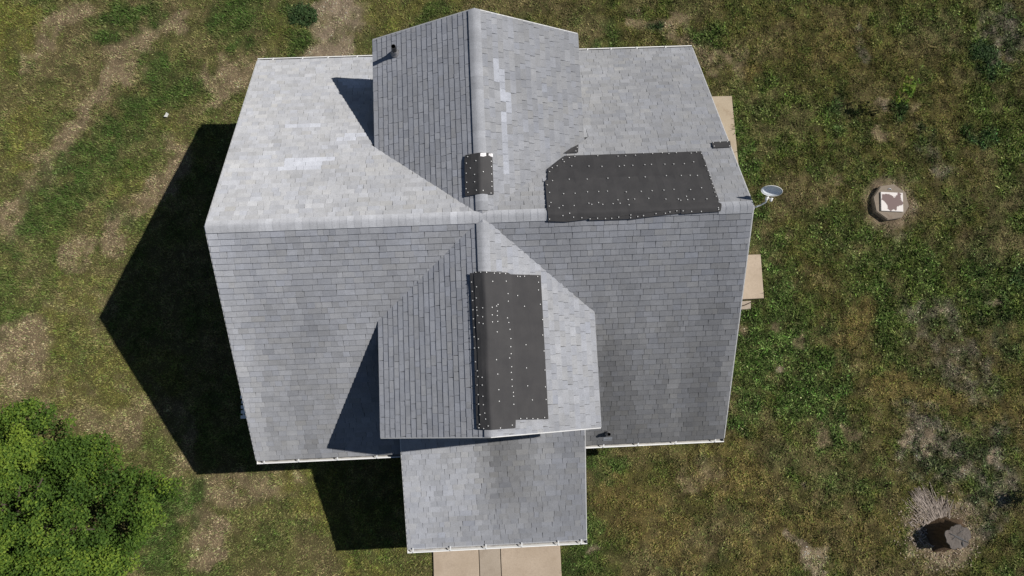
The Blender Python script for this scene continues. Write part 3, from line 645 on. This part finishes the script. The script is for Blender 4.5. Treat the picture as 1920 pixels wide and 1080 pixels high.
# gutters with hangers
def gutter(x0, x1, ye, ze, s, hangers):
    """trough along x; outer face at ye, s = outward sign in y, rim at ze"""
    bm = bmesh.new(); t = 0.004
    pr = [(0.0, 0.0), (-0.022, 0.0), (-0.022, -0.006), (-0.006, -0.010), (-0.012, -0.05), (-0.035, -0.088), (-0.108, -0.088), (-0.108, 0.03), (-0.112, 0.03), (-0.112, -0.094), (-0.032, -0.094), (-0.006, -0.052)]
    prism(bm, [(x0, ye + s * a, ze + b) for a, b in pr], (x1 - x0, 0, 0))
    for xe in (x0, x1 - t):       # end plates
        prism(bm, [(xe, ye + s * a, ze + b) for a, b in ((-0.004, -0.004), (-0.012, -0.055), (-0.034, -0.092), (-0.110, -0.092), (-0.110, -0.004))], (t, 0, 0))
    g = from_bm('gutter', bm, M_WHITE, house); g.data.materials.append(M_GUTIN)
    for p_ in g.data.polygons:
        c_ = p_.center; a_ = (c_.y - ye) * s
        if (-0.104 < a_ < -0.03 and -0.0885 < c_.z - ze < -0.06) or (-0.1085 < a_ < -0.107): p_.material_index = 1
    for hx in hangers:
        bm = bmesh.new(); w = 0.016
        prism(bm, [(hx - w, ye + s * a, ze + b) for a, b in ((-0.002, 0.004), (-0.14, 0.085), (-0.14, 0.092), (-0.002, 0.012))], (2 * w, 0, 0))
        from_bm('gutter_hanger', bm, M_WHITE, g)
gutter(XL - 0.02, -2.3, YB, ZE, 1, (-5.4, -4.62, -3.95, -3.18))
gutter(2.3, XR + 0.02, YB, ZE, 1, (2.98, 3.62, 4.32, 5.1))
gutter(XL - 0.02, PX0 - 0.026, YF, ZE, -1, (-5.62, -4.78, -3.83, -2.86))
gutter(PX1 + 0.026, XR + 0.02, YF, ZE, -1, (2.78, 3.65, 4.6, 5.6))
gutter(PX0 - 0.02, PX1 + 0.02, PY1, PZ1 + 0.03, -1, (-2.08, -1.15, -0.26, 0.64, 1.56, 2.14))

# plumbing vents through the roof
def vent(x, y, pl, h, r, rb, flash):
    z = roof_z(x, y); k = {'WL': (-KW, 0), 'MF': (0, -KF)}[pl]
    n = Vector((k[0], k[1], 1)).normalized()
    bm = bmesh.new()
    o_ = tube(bm, [(x, y, z - 0.1), (x, y, z + h)], r, 16, cap=False); i_ = tube(bm, [(x, y, z + h), (x, y, z - 0.05)], r * 0.82, 16, cap=False)
    for kk in range(16): bm.faces.new((o_[1][kk], o_[1][(kk + 1) % 16], i_[0][(kk + 1) % 16], i_[0][kk]))
    bm.faces.new(i_[1])
    p = from_bm('vent_pipe', bm, M_PIPE, house, smooth=False)
    bm = bmesh.new(); b = Vector((x, y, z))
    tube(bm, [b + n * 0.012, b + n * 0.03, Vector((x, y, z + 0.07)), Vector((x, y, z + 0.16))], [rb, rb * 0.92, r * 1.45, r * 1.12], 18)
    from_bm('pipe_boot', bm, M_LEAD, p)
    if flash:
        u = Vector((1, 0, 0)); v = n.cross(u).normalized()
        bm = bmesh.new(); q = [b + u * a + v * c + n * 0.018 for a, c in flash]
        prism(bm, q, n * 0.004); from_bm('flashing', bm, M_GALV, p)
vent(-1.87, 4.17, 'WL', 0.36, 0.055, 0.11, None)
vent(2.86, -4.87, 'MF', 0.26, 0.045, 0.06, [(-0.10, -0.20), (0.12, -0.20), (0.12, -0.10), (-0.10, -0.10)])

# ------------------------------------------------------------------ felt patches with capped nails
def felt_sheet(poly, off, parent, name='felt_sheet', mat=None, r=0.04, seed=0.0, wr=0.0055, cell=0.16):
    xs = [p[0] for p in poly]; ys = [p[1] for p in poly]
    bm = bmesh.new()
    def grid(a, b):
        n = max(1, int(math.ceil((b - a) / cell))); g = list(np.linspace(a, b, n + 1))
        if a < 0 < b: g = sorted(set(g + [-0.05, -0.02, 0.0, 0.02, 0.05]))
        return [q for q in g if a <= q <= b]
    GX, GY = grid(min(xs), max(xs)), grid(min(ys), max(ys))
    for a, b in zip(GX, GX[1:]):
        for c, d in zip(GY, GY[1:]):
            q = list(poly)
            for h in ((1, 0, b), (-1, 0, -a), (0, 1, d), (0, -1, -c)):
                q = clip_half(q, *h)
                if len(q) < 3: break
            if len(q) < 3: continue
            vv = []
            for (px, py) in q:
                w = wr * (math.sin(px * 9 + seed) * math.sin(py * 7 + seed * 2) + 0.7 * math.sin(px * 23 + py * 3 + seed))
                v = bm.verts.new((px, py, roof_z(px, py, r) + off + w)); vv.append(v)
            try: bm.faces.new(vv)
            except ValueError: pass
    bmesh.ops.remove_doubles(bm, verts=bm.verts, dist=0.0015)
    bmesh.ops.dissolve_degenerate(bm, edges=bm.edges, dist=0.0005)
    if not bm.faces: bm.free(); return None
    bmesh.ops.recalc_face_normals(bm, faces=bm.faces)
    if sum(f.normal.z for f in bm.faces) < 0: bmesh.ops.reverse_faces(bm, faces=bm.faces)
    ext = bmesh.ops.extrude_face_region(bm, geom=bm.faces[:])
    for v in ext['geom']:
        if isinstance(v, bmesh.types.BMVert): v.co.z += 0.007
    return from_bm(name, bm, mat or M_FELT, parent)
capm = None
def nails(pts, off, parent, r=0.04):
    global capm
    if capm is None:
        bm = bmesh.new()
        bmesh.ops.create_cone(bm, cap_ends=True, segments=8, radius1=0.0125, radius2=0.010, depth=0.007)
        capm = bpy.data.meshes.new('cap_nail'); bm.to_mesh(capm); bm.free(); capm.materials.append(M_CAP)
    for (x, y) in pts:
        e = 0.01; z = roof_z(x, y, r)
        n = Vector((-(roof_z(x + e, y, r) - roof_z(x - e, y, r)) / (2 * e), -(roof_z(x, y + e, r) - roof_z(x, y - e, r)) / (2 * e), 1)).normalized()
        o = link('cap_nail', capm, None, parent)
        o.matrix_world = Matrix.Translation((x, y, z + off + 0.014)) @ n.to_track_quat('Z', 'Y').to_matrix().to_4x4()
GP = 'felt patches nailed on the roof'
p = tag(empty('felt_patch'), 'largest black felt patch, wrapped over the right half of the main ridge', 'felt patch', GP)
felt_sheet(BIG_LOW, 0.026, p, seed=1.0); felt_sheet(BIG_MID, 0.034, p, seed=2.2); felt_sheet(BIG_FRONT, 0.036, p, seed=4.0, wr=0.002)
felt_sheet(BIG_TOP, 0.046, p, seed=3.1); nails(BIG_NAILS, 0.052, p)
p = tag(empty('felt_patch'), 'tall black felt patch over the ridge of the front wing', 'felt patch', GP)
felt_sheet(FRONT_EDGE, 0.028, p, seed=5.0); felt_sheet(FRONT_SIDE, 0.030, p, seed=6.0); felt_sheet(FRONT_TOP, 0.042, p, seed=7.0); nails(FRONT_NAILS, 0.045, p)
p = tag(empty('felt_patch'), 'small black felt patch with torn silvery top, over the back wing ridge', 'felt patch', GP)
felt_sheet(BACK, 0.030, p, seed=8.0); nails(BACK_NAILS, 0.034, p)
for i, f in enumerate(FLAP): felt_sheet(f, 0.043, p, 'torn_flap', M_SILVER, seed=i * 2.0, wr=0.006, cell=0.05)
p = tag(empty('felt_patch'), 'tiny triangular black felt scrap just above the largest patch', 'felt patch', GP)
felt_sheet(TRI, 0.026, p, seed=9.0, wr=0.002); nails(TRI_NAILS, 0.024, p)
p = tag(empty('felt_patch'), 'small rectangular black felt scrap at the right roof edge', 'felt patch', GP)
felt_sheet(RECT, 0.026, p, seed=10.0, wr=0.002); nails(RECT_NAILS, 0.024, p)

# ------------------------------------------------------------------ satellite dish at the right ridge end
dish = tag(empty('satellite_dish', (XR + 0.02, 0.0, ZR - 0.1)), 'pale satellite dish on a curved arm at the right ridge end', 'satellite dish')
inv = Matrix.Translation((-(XR + 0.02), 0, -(ZR - 0.1)))
P = Vector((6.12, 0.27, 6.90)); nrm = Vector((-0.16, -0.86, 0.44)).normalized()
ux = Vector((0.93, -0.36, 0)); ux = (ux - nrm * ux.dot(nrm)).normalized(); uy = nrm.cross(ux)
bm = bmesh.new(); rings = []
for side, dd in ((0, 0.0), (1, -0.008)):
    for i in range(0, 7):
        f = i / 6
        rings.append([bm.verts.new(P + (ux * math.cos(a) * 0.225 + uy * math.sin(a) * 0.155) * f + nrm * (0.055 * f * f + dd - 0.03)) for a in [2 * math.pi * k / 32 for k in range(32)]] if i else [bm.verts.new(P + nrm * (dd - 0.03))])
for s in (0, 7):
    for k in range(32): bm.faces.new((rings[s][0], rings[s + 1][k], rings[s + 1][(k + 1) % 32]))
    for i in range(1, 6):
        for k in range(32): bm.faces.new((rings[s + i][k], rings[s + i][(k + 1) % 32], rings[s + i + 1][(k + 1) % 32], rings[s + i + 1][k]))
for k in range(32): bm.faces.new((rings[6][k], rings[6][(k + 1) % 32], rings[13][(k + 1) % 32], rings[13][k]))
refl = from_bm('reflector', bm, M_DISH, dish, True, inv)
bm = bmesh.new(); pts = [P + (ux * math.cos(a) * 0.225 + uy * math.sin(a) * 0.155) + nrm * 0.025 for a in [2 * math.pi * k / 32 for k in range(33)]]
tube(bm, pts, 0.006, 6, cap=False); from_bm('rim', bm, M_DISHW, refl, True, inv)
bot = P - uy * 0.15 if (P - uy * 0.15).z < P.z else P + uy * 0.15
lnb = bot + nrm * 0.12 + Vector((0, 0, 0.01))
bm = bmesh.new(); tube(bm, [P - nrm * 0.06, bot - nrm * 0.035, bot + nrm * 0.04 - Vector((0, 0, .03)), lnb], 0.011, 8); from_bm('feed_arm', bm, M_DISHW, dish, True, inv)
for sgn in (-0.05, 0.05):
    bm = bmesh.new(); c = lnb + ux * sgn; ax = (P - lnb).normalized()
    tube(bm, [c - ax * 0.05, c - ax * 0.02, c + ax * 0.015, c + ax * 0.03], [0.022, 0.03, 0.03, 0.036], 12); from_bm('feed_horn', bm, M_DISHW, dish, True, inv)
bm = bmesh.new(); c = P - nrm * 0.07; tube(bm, [P - nrm * 0.035, c], [0.07, 0.045], 12); from_bm('mount_bracket', bm, M_DISHW, dish, False, inv)
bm = bmesh.new()
tube(bm, [(XR + 0.03, 0.0, ZR - 0.12), (XR + 0.10, 0.01, ZR - 0.11), (XR + 0.20, 0.04, ZR - 0.05), (XR + 0.26, 0.07, ZR + 0.04), tuple(bot + nrm * 0.02 - Vector((0, 0, 0.02))), tuple(bot - nrm * 0.03 + Vector((0, 0, 0.03)))], 0.017, 10)
from_bm('arm', bm, M_ARM, dish, True, inv)
bm = bmesh.new(); box(bm, XR + 0.022, -0.06, ZR - 0.22, XR + 0.036, 0.06, ZR - 0.04, 0.003); from_bm('foot_plate', bm, M_ARM, dish, False, inv)

# ------------------------------------------------------------------ concrete on the ground
def slab(name, poly, z0, z1, mat, parent=None, label=None, cat=None):
    bm = bmesh.new(); prism(bm, [(x, y, z0) for x, y in poly], (0, 0, z1 - z0))
    bmesh.ops.bevel(bm, geom=[e for e in bm.edges if all(v.co.z > z1 - 1e-4 for v in e.verts)], offset=0.012, segments=1, affect='EDGES')
    o = from_bm(name, bm, mat, parent)
    if label: tag(o, label, cat)
    return o
walk = tag(empty('walkway'), kind='structure')
slab('concrete_panel', [(-1.84, -13), (-0.538, -13), (-0.538, -7.3), (-1.84, -7.3)], -0.1, 0.045, M_CONC, walk)
slab('concrete_panel', [(-0.522, -13), (0.082, -13), (0.082, -7.3), (-0.522, -7.3)], -0.1, 0.039, M_CONC2, walk)
slab('concrete_panel', [(0.098, -13), (1.82, -13), (1.82, -7.3), (0.098, -7.3)], -0.1, 0.047, M_CONC, walk)
slab('patio_slab', [(5.4, 2.0), (7.99, 2.0), (7.96, 5.13), (5.4, 5.15)], -0.1, 0.07, M_CONC3, None, 'rough tan concrete pad showing past the upper right roof edge', 'slab')
slab('door_slab', [(5.4, -1.36), (8.39, -1.32), (8.41, 0.03), (5.4, 0.06)], -0.1, 0.10, M_CONC, None, 'smooth tan concrete landing showing past the lower right roof edge', 'slab')
slab('stepping_slab', [(5.4, -1.66), (7.97, -1.63), (8.0, -1.375), (5.4, -1.39)], -0.1, 0.06, M_CONC2, None, 'narrow concrete step against the tan landing by the right wall', 'slab')
bm = bmesh.new(); tube(bm, [(7.6, -1.55, 0.08), (7.8, -1.50, 0.085), (7.98, -1.43, 0.08), (8.12, -1.40, 0.06)], [0.016, 0.014, 0.012, 0.007], 6)
tag(from_bm('stick', bm, simple('dead_stick', (0.06, 0.045, 0.035), 0.3, 20, 0.9, 0.1), None), 'thin dark stick lying across the narrow concrete step', 'stick')

# slatted pallet in the shade of the left wall
pal = tag(empty('pallet', (-7.0, -3.9, 0.0)), 'pale slatted pallet half hidden under the left roof edge', 'pallet')
for k in range(5):
    bm = bmesh.new(); yy = -0.31 + k * 0.145; dx = rng.uniform(-0.015, 0.015); box(bm, -0.30 + dx, yy, 0.08, 0.6 + dx, yy + 0.095, 0.10, 0.004); from_bm('slat', bm, M_WHITE, pal)
for xx in (-0.25, 0.12, 0.5):
    bm = bmesh.new(); box(bm, xx, -0.31, -0.03, xx + 0.05, 0.37, 0.079, 0.004); from_bm('bearer', bm, M_WHITE, pal)

# ------------------------------------------------------------------ septic riser with stained square lid
SX, SY = 12.60, 1.50
sep = tag(empty('septic_riser', (SX, SY, 0)), 'eight sided concrete riser with a white brown stained square lid', 'septic cover')
bm = bmesh.new()
ang = [22.5 + 45 * k + 6 for k in range(8)]
poly = [(math.cos(math.radians(a)) * 0.575, math.sin(math.radians(a)) * 0.585, -0.1) for a in ang]
prism(bm, poly, (0, 0, 0.27))
bmesh.ops.bevel(bm, geom=[e for e in bm.edges if all(v.co.z > 0.16 for v in e.verts)], offset=0.02, segments=2, affect='EDGES')
from_bm('concrete_ring', bm, M_CONC4, sep)
def lid_material():
    M = Mat('stained_white_lid'); tc = M.n('ShaderNodeTexCoord'); nz = M.n('ShaderNodeTexNoise'); nz.inputs['Scale'].default_value = 7
    M.l(tc.outputs['Object'], nz.inputs['Vector'])
    ofs = M.n('ShaderNodeMix', data_type='RGBA', blend_type='LINEAR_LIGHT'); ofs.inputs['Factor'].default_value = 0.11
    M.l(tc.outputs['Object'], ofs.inputs['A']); M.l(nz.outputs['Color'], ofs.inputs['B'])
    acc = None
    for (cx, cy, r) in ((-0.05, 0.04, 0.13), (-0.12, 0.07, 0.10), (0.02, -0.09, 0.12), (0.13, 0.0, 0.09), (0.2, -0.02, 0.07), (0.17, 0.12, 0.06), (0.24, -0.05, 0.05), (0.2, 0.2, 0.05), (-0.02, -0.15, 0.08)):
        d = M.n('ShaderNodeVectorMath', operation='DISTANCE'); M.l(ofs.outputs['Result'], d.inputs[0]); d.inputs[1].default_value = (cx * 1.25 - 0.02, cy * 1.2 + 0.01, 0.025)
        f = M.rng(d.outputs['Value'], r * 1.45 + 0.01, r * 1.45 - 0.01, 0, 1)
        if acc is None: acc = f
        else:
            mx = M.n('ShaderNodeMath', operation='MAXIMUM'); M.l(acc, mx.inputs[0]); M.l(f, mx.inputs[1]); acc = mx.outputs[0]
    c = M.mix(acc, (0.62, 0.58, 0.55), (0.135, 0.085, 0.08))
    return M.set(0.6, 0.3, 0, c)
bm = bmesh.new()
box(bm, -0.345, -0.30, -0.025, 0.345, 0.30, 0.025, 0.006)
lid = from_bm('lid', bm, lid_material(), sep); lid.location = (0.0, -0.01, 0.196); lid.rotation_euler = (0, 0, math.radians(-5))
bm = bmesh.new(); tube(bm, [(-0.06, 0.38, 0.165), (-0.03, 0.42, 0.19), (0.02, 0.41, 0.19), (0.05, 0.37, 0.165)], 0.012, 6); from_bm('lifting_loop', bm, M_ARM, sep, True)

# ------------------------------------------------------------------ stump and its splintered wood
def wood_material(name, a, b, str_):
    M = Mat(name); f = M.noise(6, 6, 0.7, stretch=str_); g = M.noise(3, 4, 0.6)
    c = M.mix(M.rng(f, 0.3, 0.7, 0, 1), a, b); c = M.mix(M.rng(g, 0.5, 0.75, 0, 0.5), c, tuple(q * 0.55 for q in a))
    M.bump(f, 0.7, 0.03); return M.set(0.9, 0.1, 0, c)
M_BARK = wood_material('stump_bark', (0.055, 0.036, 0.022), (0.105, 0.072, 0.045), (3, 3, 0.6))
M_CUT = wood_material('weathered_cut_wood', (0.095, 0.082, 0.072), (0.17, 0.15, 0.135), (5, 1.5, 2))
M_GREYW = wood_material('grey_splintered_wood', (0.20, 0.165, 0.14), (0.42, 0.36, 0.31), (3, 3, 1))
TX, TY, TH = 13.13, -8.44, 0.64
stump = tag(empty('tree_stump', (TX, TY, 0)), 'cut tree stump with a cracked grey top, in the lower right yard', 'stump')
bm = bmesh.new(); NS = 40; prev = None
def sr(a, h):
    fl = 1 + 0.32 * max(0, (0.30 - h) / 0.30) ** 1.6 * (0.5 + 0.5 * math.sin(3 * a + 0.6)) + 0.25 * max(0, (0.2 - h) / 0.2)
    return 0.375 * (1 + 0.08 * math.sin(2 * a + 1) + 0.06 * math.sin(5 * a) + 0.045 * math.sin(9 * a + 2) + 0.035 * math.sin(14 * a + h * 5)) * fl * (1 - 0.08 * h)
lev = [-0.08, 0.0, 0.08, 0.16, 0.28, 0.44, TH]
for h in lev:
    ring = [bm.verts.new((math.cos(a) * sr(a, h), math.sin(a) * sr(a, h), h + (0.02 * math.sin(a * 2) if h == TH else 0))) for a in [2 * math.pi * k / NS for k in range(NS)]]
    if prev:
        for k in range(NS): bm.faces.new((prev[k], prev[(k + 1) % NS], ring[(k + 1) % NS], ring[k]))
    prev = ring
from_bm('bark', bm, M_BARK, stump, True)
bm = bmesh.new(); rr = []
for f in (1.0, 0.97, 0.7, 0.4, 0.1):
    rr.append([bm.verts.new((math.cos(a) * sr(a, TH) * f, math.sin(a) * sr(a, TH) * f, TH + 0.02 * math.sin(a * 2) * f + (0.012 if f < 1 else -0.004) + 0.006 * math.sin(f * 30 + 3 * a))) for a in [2 * math.pi * k / NS for k in range(NS)]])
for a, b in zip(rr, rr[1:]):
    for k in range(NS): bm.faces.new((a[k], a[(k + 1) % NS], b[(k + 1) % NS], b[k]))
bm.faces.new(rr[-1])
from_bm('cut_face', bm, M_CUT, stump, False)
bm = bmesh.new()
for (x0, y0, x1, y1, w) in ((-0.24, 0.13, 0.30, -0.17, 0.034), (0.10, -0.10, 0.12, -0.27, 0.02), (-0.05, 0.03, -0.2, -0.06, 0.010), (0.0, 0.1, 0.18, 0.2, 0.008)):
    d = Vector((x1 - x0, y1 - y0, 0)); n = Vector((-d.y, d.x, 0)).normalized()
    a, b = Vector((x0, y0, TH + 0.016)), Vector((x1, y1, TH + 0.018)); m = (a + b) / 2
    prism(bm, [a, m - n * w, b, m + n * w], (0, 0, 0.012))
from_bm('crack', bm, M_PIPE, stump)
# splinters fan out behind the stump
bm = bmesh.new()
for k in range(560):
    if k < 260: a = math.radians(rng.gauss(119, 9)); d = rng.uniform(0.42, 1.30); L = rng.uniform(0.15, 0.55); w = rng.uniform(0.005, 0.016); js = 0.10
    elif k < 420: a = math.radians(rng.gauss(92, 14)); d = rng.uniform(0.40, 0.95); L = rng.uniform(0.08, 0.34); w = rng.uniform(0.004, 0.013); js = 0.25
    else: a = math.radians(rng.gauss(150, 30)); d = rng.uniform(0.45, 1.05); L = rng.uniform(0.05, 0.2); w = rng.uniform(0.006, 0.02); js = 0.9
    c = Vector((math.cos(a) * d, math.sin(a) * d, 0)); dr = Vector((math.cos(a + rng.gauss(0, js)), math.sin(a + rng.gauss(0, js)), rng.uniform(-0.1, 0.06)))
    s_ = Vector((-dr.y, dr.x, 0)).normalized() * w; zz = rng.uniform(0.015, 0.05) + 0.06 * max(0, 1 - d / 0.8)
    A, B = c - dr * L / 2 + Vector((0, 0, zz)), c + dr * L / 2 + Vector((0, 0, zz))
    prism(bm, [A - s_, A + s_, B + s_ * 0.3, B - s_ * 0.3], (0, 0, rng.uniform(0.008, 0.02)))
o = from_bm('splintered_wood', bm, M_GREYW, None); o.location = (TX, TY, -0.03)
tag(o, 'fan of grey splintered wood lying behind the tree stump', 'wood splinters', kind='stuff')
bm = bmesh.new()
for k in range(420):
    a = rng.uniform(0, 2 * math.pi); d = rng.uniform(0.45, 1.25); x, y = TX - 0.15 + math.cos(a) * d * 1.1, TY + math.sin(a) * d
    s = rng.uniform(0.008, 0.026); t = rng.uniform(0, 3.1); z = float(lawn_h(np.array([x]), np.array([y]))[0])
    u = Vector((math.cos(t), math.sin(t), rng.uniform(-.3, .3))) * s; v = Vector((-math.sin(t), math.cos(t), rng.uniform(-.3, .3))) * s * 0.45
    c = Vector((x, y, z + 0.025)); prism(bm, [c - u - v, c + u - v * 0.6, c + u * 0.8 + v, c - u * 0.9 + v], (0, 0, 0.008))
tag(from_bm('wood_chips', bm, simple('pale_wood_chips', (0.38, 0.31, 0.24), 0.3, 10, 0.9, 0.1), None), 'pale wood chips scattered on bare soil round the stump', 'wood chips', kind='stuff')

# ------------------------------------------------------------------ plants
def leaf_material(name, a, b, c):
    M = Mat(name); at = M.n('ShaderNodeAttribute', attribute_name='lt')
    k = M.n('ShaderNodeValToRGB'); e = k.color_ramp.elements; e[0].position = 0.0; e[0].color = (*a, 1); e[1].position = 0.55; e[1].color = (*b, 1)
    x = e.new(1.0); x.color = (*c, 1); M.l(at.outputs['Fac'], k.inputs[0])
    m = M.set(0.6, 0.16, 0, k.outputs[0])
    tr = M.n('ShaderNodeBsdfTranslucent'); M.l(k.outputs[0], tr.inputs['Color']); mx = M.n('ShaderNodeMixShader'); mx.inputs[0].default_value = 0.25
    out = [n for n in M.t.nodes if n.type == 'OUTPUT_MATERIAL'][0]
    M.l(M.b.outputs[0], mx.inputs[1]); M.l(tr.outputs[0], mx.inputs[2]); M.l(mx.outputs[0], out.inputs[0]); return m
def leaves(centres, per, rad, size, seed, tones):
    """leaf quads folded along the midrib, clustered round the centres; returns verts, faces, tone per face"""
    g = np.random.default_rng(seed)
    C_ = np.repeat(np.array(centres), per, 0); T = np.repeat(np.array(tones), per); n = len(C_)
    d = g.normal(size=(n, 3)); d /= np.linalg.norm(d, axis=1)[:, None]
    p = C_ + d * (np.array(rad) if np.ndim(rad) else rad) * (g.random(n) ** 0.5)[:, None]
    nr = d * 0.6 + g.normal(size=(n, 3)) * 0.45 + np.array((0, 0, 0.8)); nr /= np.linalg.norm(nr, axis=1)[:, None]
    t = np.cross(nr, g.normal(size=(n, 3))); t /= np.linalg.norm(t, axis=1)[:, None]; s = np.cross(nr, t)
    L = (size * (0.6 + 0.8 * g.random(n)))[:, None]; W = L * 0.36
    a, b, e = p - t * L * 0.5, p + t * L * 0.5 - nr * L * 0.12, nr * L * 0.10
    v = np.stack([a, p + s * W + e, b, p - s * W + e], 1).reshape(-1, 3)
    i = np.arange(n)[:, None] * 4
    f = np.concatenate([i + np.array([0, 1, 2]), i + np.array([0, 2, 3])], 1).reshape(-1, 3)
    tn = np.repeat(np.clip(T + g.normal(0, 0.19, n), 0, 1), 2)
    return v, f, tn
def leaf_obj(name, v, f, tn, mat, parent):
    me = mesh_of(name, v.tolist(), f.tolist()); face_attr(me, 'lt', tn.tolist()); return link(name, me, mat, parent)
M_LEAF = leaf_material('tree_leaves', (0.040, 0.082, 0.014), (0.090, 0.158, 0.024), (0.19, 0.265, 0.036))
M_BRANCH = wood_material('branch_bark', (0.05, 0.04, 0.03), (0.11, 0.09, 0.07), (2, 2, 6))
# broad tree, lower left
TB = Vector((-12.45, -6.8, 0.0))
tree = tag(empty('broadleaf_tree', TB), 'leafy green tree seen from above in the lower left corner', 'tree')
bm = bmesh.new(); tube(bm, [(0, 0, -0.1), (0.03, 0.02, 0.5), (0.0, 0.06, 1.1), (0.05, 0.04, 1.7)], [0.24, 0.17, 0.15, 0.13], 14); from_bm('trunk', bm, M_BRANCH, tree, True)
g = np.random.default_rng(21); cen = []; ton = []
def crown_r(a):      # uneven outline by direction
    return 3.05 * (1 + 0.10 * math.sin(3 * a + 1.2) + 0.07 * math.sin(5 * a + 0.3) + 0.05 * math.sin(9 * a))
limbs = []
for k in range(11):
    a = 2 * math.pi * k / 11 + g.normal(0, 0.15); r = crown_r(a) * g.uniform(0.55, 0.8); z = g.uniform(1.9, 3.1)
    tip = Vector((math.cos(a) * r, math.sin(a) * r, z)); limbs.append(tip)
    bm = bmesh.new(); mid = tip * 0.5 + Vector((0, 0, 0.95)); tube(bm, [(0.03, 0.04, 1.45), tuple(mid * 0.55 + Vector((0.02, 0.02, 0.45))), tuple(mid), tuple(tip)], [0.085, 0.065, 0.045, 0.015], 8)
    from_bm('limb', bm, M_BRANCH, tree, True)
while len(cen) < 1000:
    a = g.uniform(0, 2 * math.pi); f = math.sqrt(g.random()); R_ = crown_r(a); r = f * R_
    ztop = 0.9 + 3.0 * math.sqrt(max(0, 1 - (f * 0.97) ** 2)) + g.normal(0, 0.16)
    x_, y_ = math.cos(a) * r, math.sin(a) * r
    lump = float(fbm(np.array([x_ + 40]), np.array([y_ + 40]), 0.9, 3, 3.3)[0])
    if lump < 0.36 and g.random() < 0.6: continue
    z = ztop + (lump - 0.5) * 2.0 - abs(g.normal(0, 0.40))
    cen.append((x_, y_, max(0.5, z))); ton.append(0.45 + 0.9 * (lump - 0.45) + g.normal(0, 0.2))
for k in range(330):     # lower, inner foliage; darker leaf tones paint the shade in crown gaps
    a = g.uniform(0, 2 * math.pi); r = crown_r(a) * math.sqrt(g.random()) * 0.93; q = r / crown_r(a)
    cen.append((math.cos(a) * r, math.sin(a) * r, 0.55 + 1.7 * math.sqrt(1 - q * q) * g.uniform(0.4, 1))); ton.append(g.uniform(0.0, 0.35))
for k in range(16):      # loose leader shoots past the outline
    a = g.uniform(0, 2 * math.pi); r = crown_r(a) * g.uniform(0.97, 1.06); cen.append((math.cos(a) * r, math.sin(a) * r, g.uniform(0.8, 1.6))); ton.append(g.uniform(0.5, 0.95))
v, f, tn = leaves(cen, 105, np.array((0.25, 0.25, 0.24)), 0.066, 3, ton)
leaf_obj('crown', v, f, tn, M_LEAF, tree)

# sapling with its thin stem
M_SAP = leaf_material('sapling_leaves', (0.05, 0.10, 0.015), (0.12, 0.20, 0.025), (0.20, 0.27, 0.04))
def sapling(base, h, lean, label, n=16, seed=1, leafr=0.13):
    t = tag(empty('sapling', base), label, 'sapling')
    bm = bmesh.new(); pts = [(lean[0] * s * s, lean[1] * s * s, h * s) for s in (0, 0.3, 0.6, 0.85, 1.0)]; pts[0] = (0, 0, -0.05)
    tube(bm, pts, [0.016, 0.013, 0.010, 0.007, 0.004], 7); from_bm('stem', bm, M_BRANCH, t, True)
    g = np.random.default_rng(seed); c = []; to = []
    for k in range(n):
        s = g.uniform(0.42, 1.02); a = g.uniform(0, 6.28); q = 0.10 + 0.18 * (1 - abs(s - 0.65) * 1.6)
        c.append((lean[0] * s * s + math.cos(a) * q * g.random(), lean[1] * s * s + math.sin(a) * q * g.random(), h * s)); to.append(g.uniform(0.3, 1))
    v, f, tn = leaves(c, 9, leafr, 0.095, seed + 5, to); leaf_obj('crown', v, f, tn, M_SAP, t)
sapling((13.05, 4.68, 0.0), 1.6, (-0.2, 0.08), 'bright green sapling casting a long thin shadow, upper right yard')
sapling((16.62, -7.33, 0.0), 2.0, (0.05, 0.0), 'slim sapling just past the right edge near the stump, only its shadow showing', 34, 9, 0.16)
# low weeds
M_WEED = leaf_material('weed_leaves', (0.036, 0.066, 0.026), (0.055, 0.098, 0.034), (0.09, 0.14, 0.05))
def weed(base, r, n, label, seed, h=0.07):
    t = tag(empty('weed_clump', base), label, 'weeds', 'low dark weed clumps in the lawn')
    g = np.random.default_rng(seed); c = []; to = []
    for k in range(n):
        a = g.uniform(0, 6.28); q = r * math.sqrt(g.random()); c.append((math.cos(a) * q, math.sin(a) * q * 0.85, 0.03 + h * (1 - (q / r) ** 2) * g.uniform(0.5, 1))); to.append(g.uniform(0.1, 0.8))
    v, f, tn = leaves(c, 18, np.array((0.11, 0.11, 0.035)), 0.06, seed + 2, to); leaf_obj('leaf_mass', v, f, tn, M_WEED, t)
for i, (x, y, r, n, lab) in enumerate(WEEDS):
    weed((x, y, 0.0), r, n, lab, 60 + i)

# a white scrap on the grass
bm = bmesh.new(); prism(bm, [(-9.71, 5.06, 0.05), (-9.60, 5.04, 0.055), (-9.54, 5.13, 0.08), (-9.62, 5.19, 0.075), (-9.66, 5.12, 0.06)], (0, 0, 0.008))
tag(from_bm('paper_scrap', bm, simple('white_scrap', (0.62, 0.62, 0.58), 0.08, 20, 0.7, 0.2), None), 'small white scrap lying on the grass left of the house', 'scrap')
bpy.context.view_layer.update()
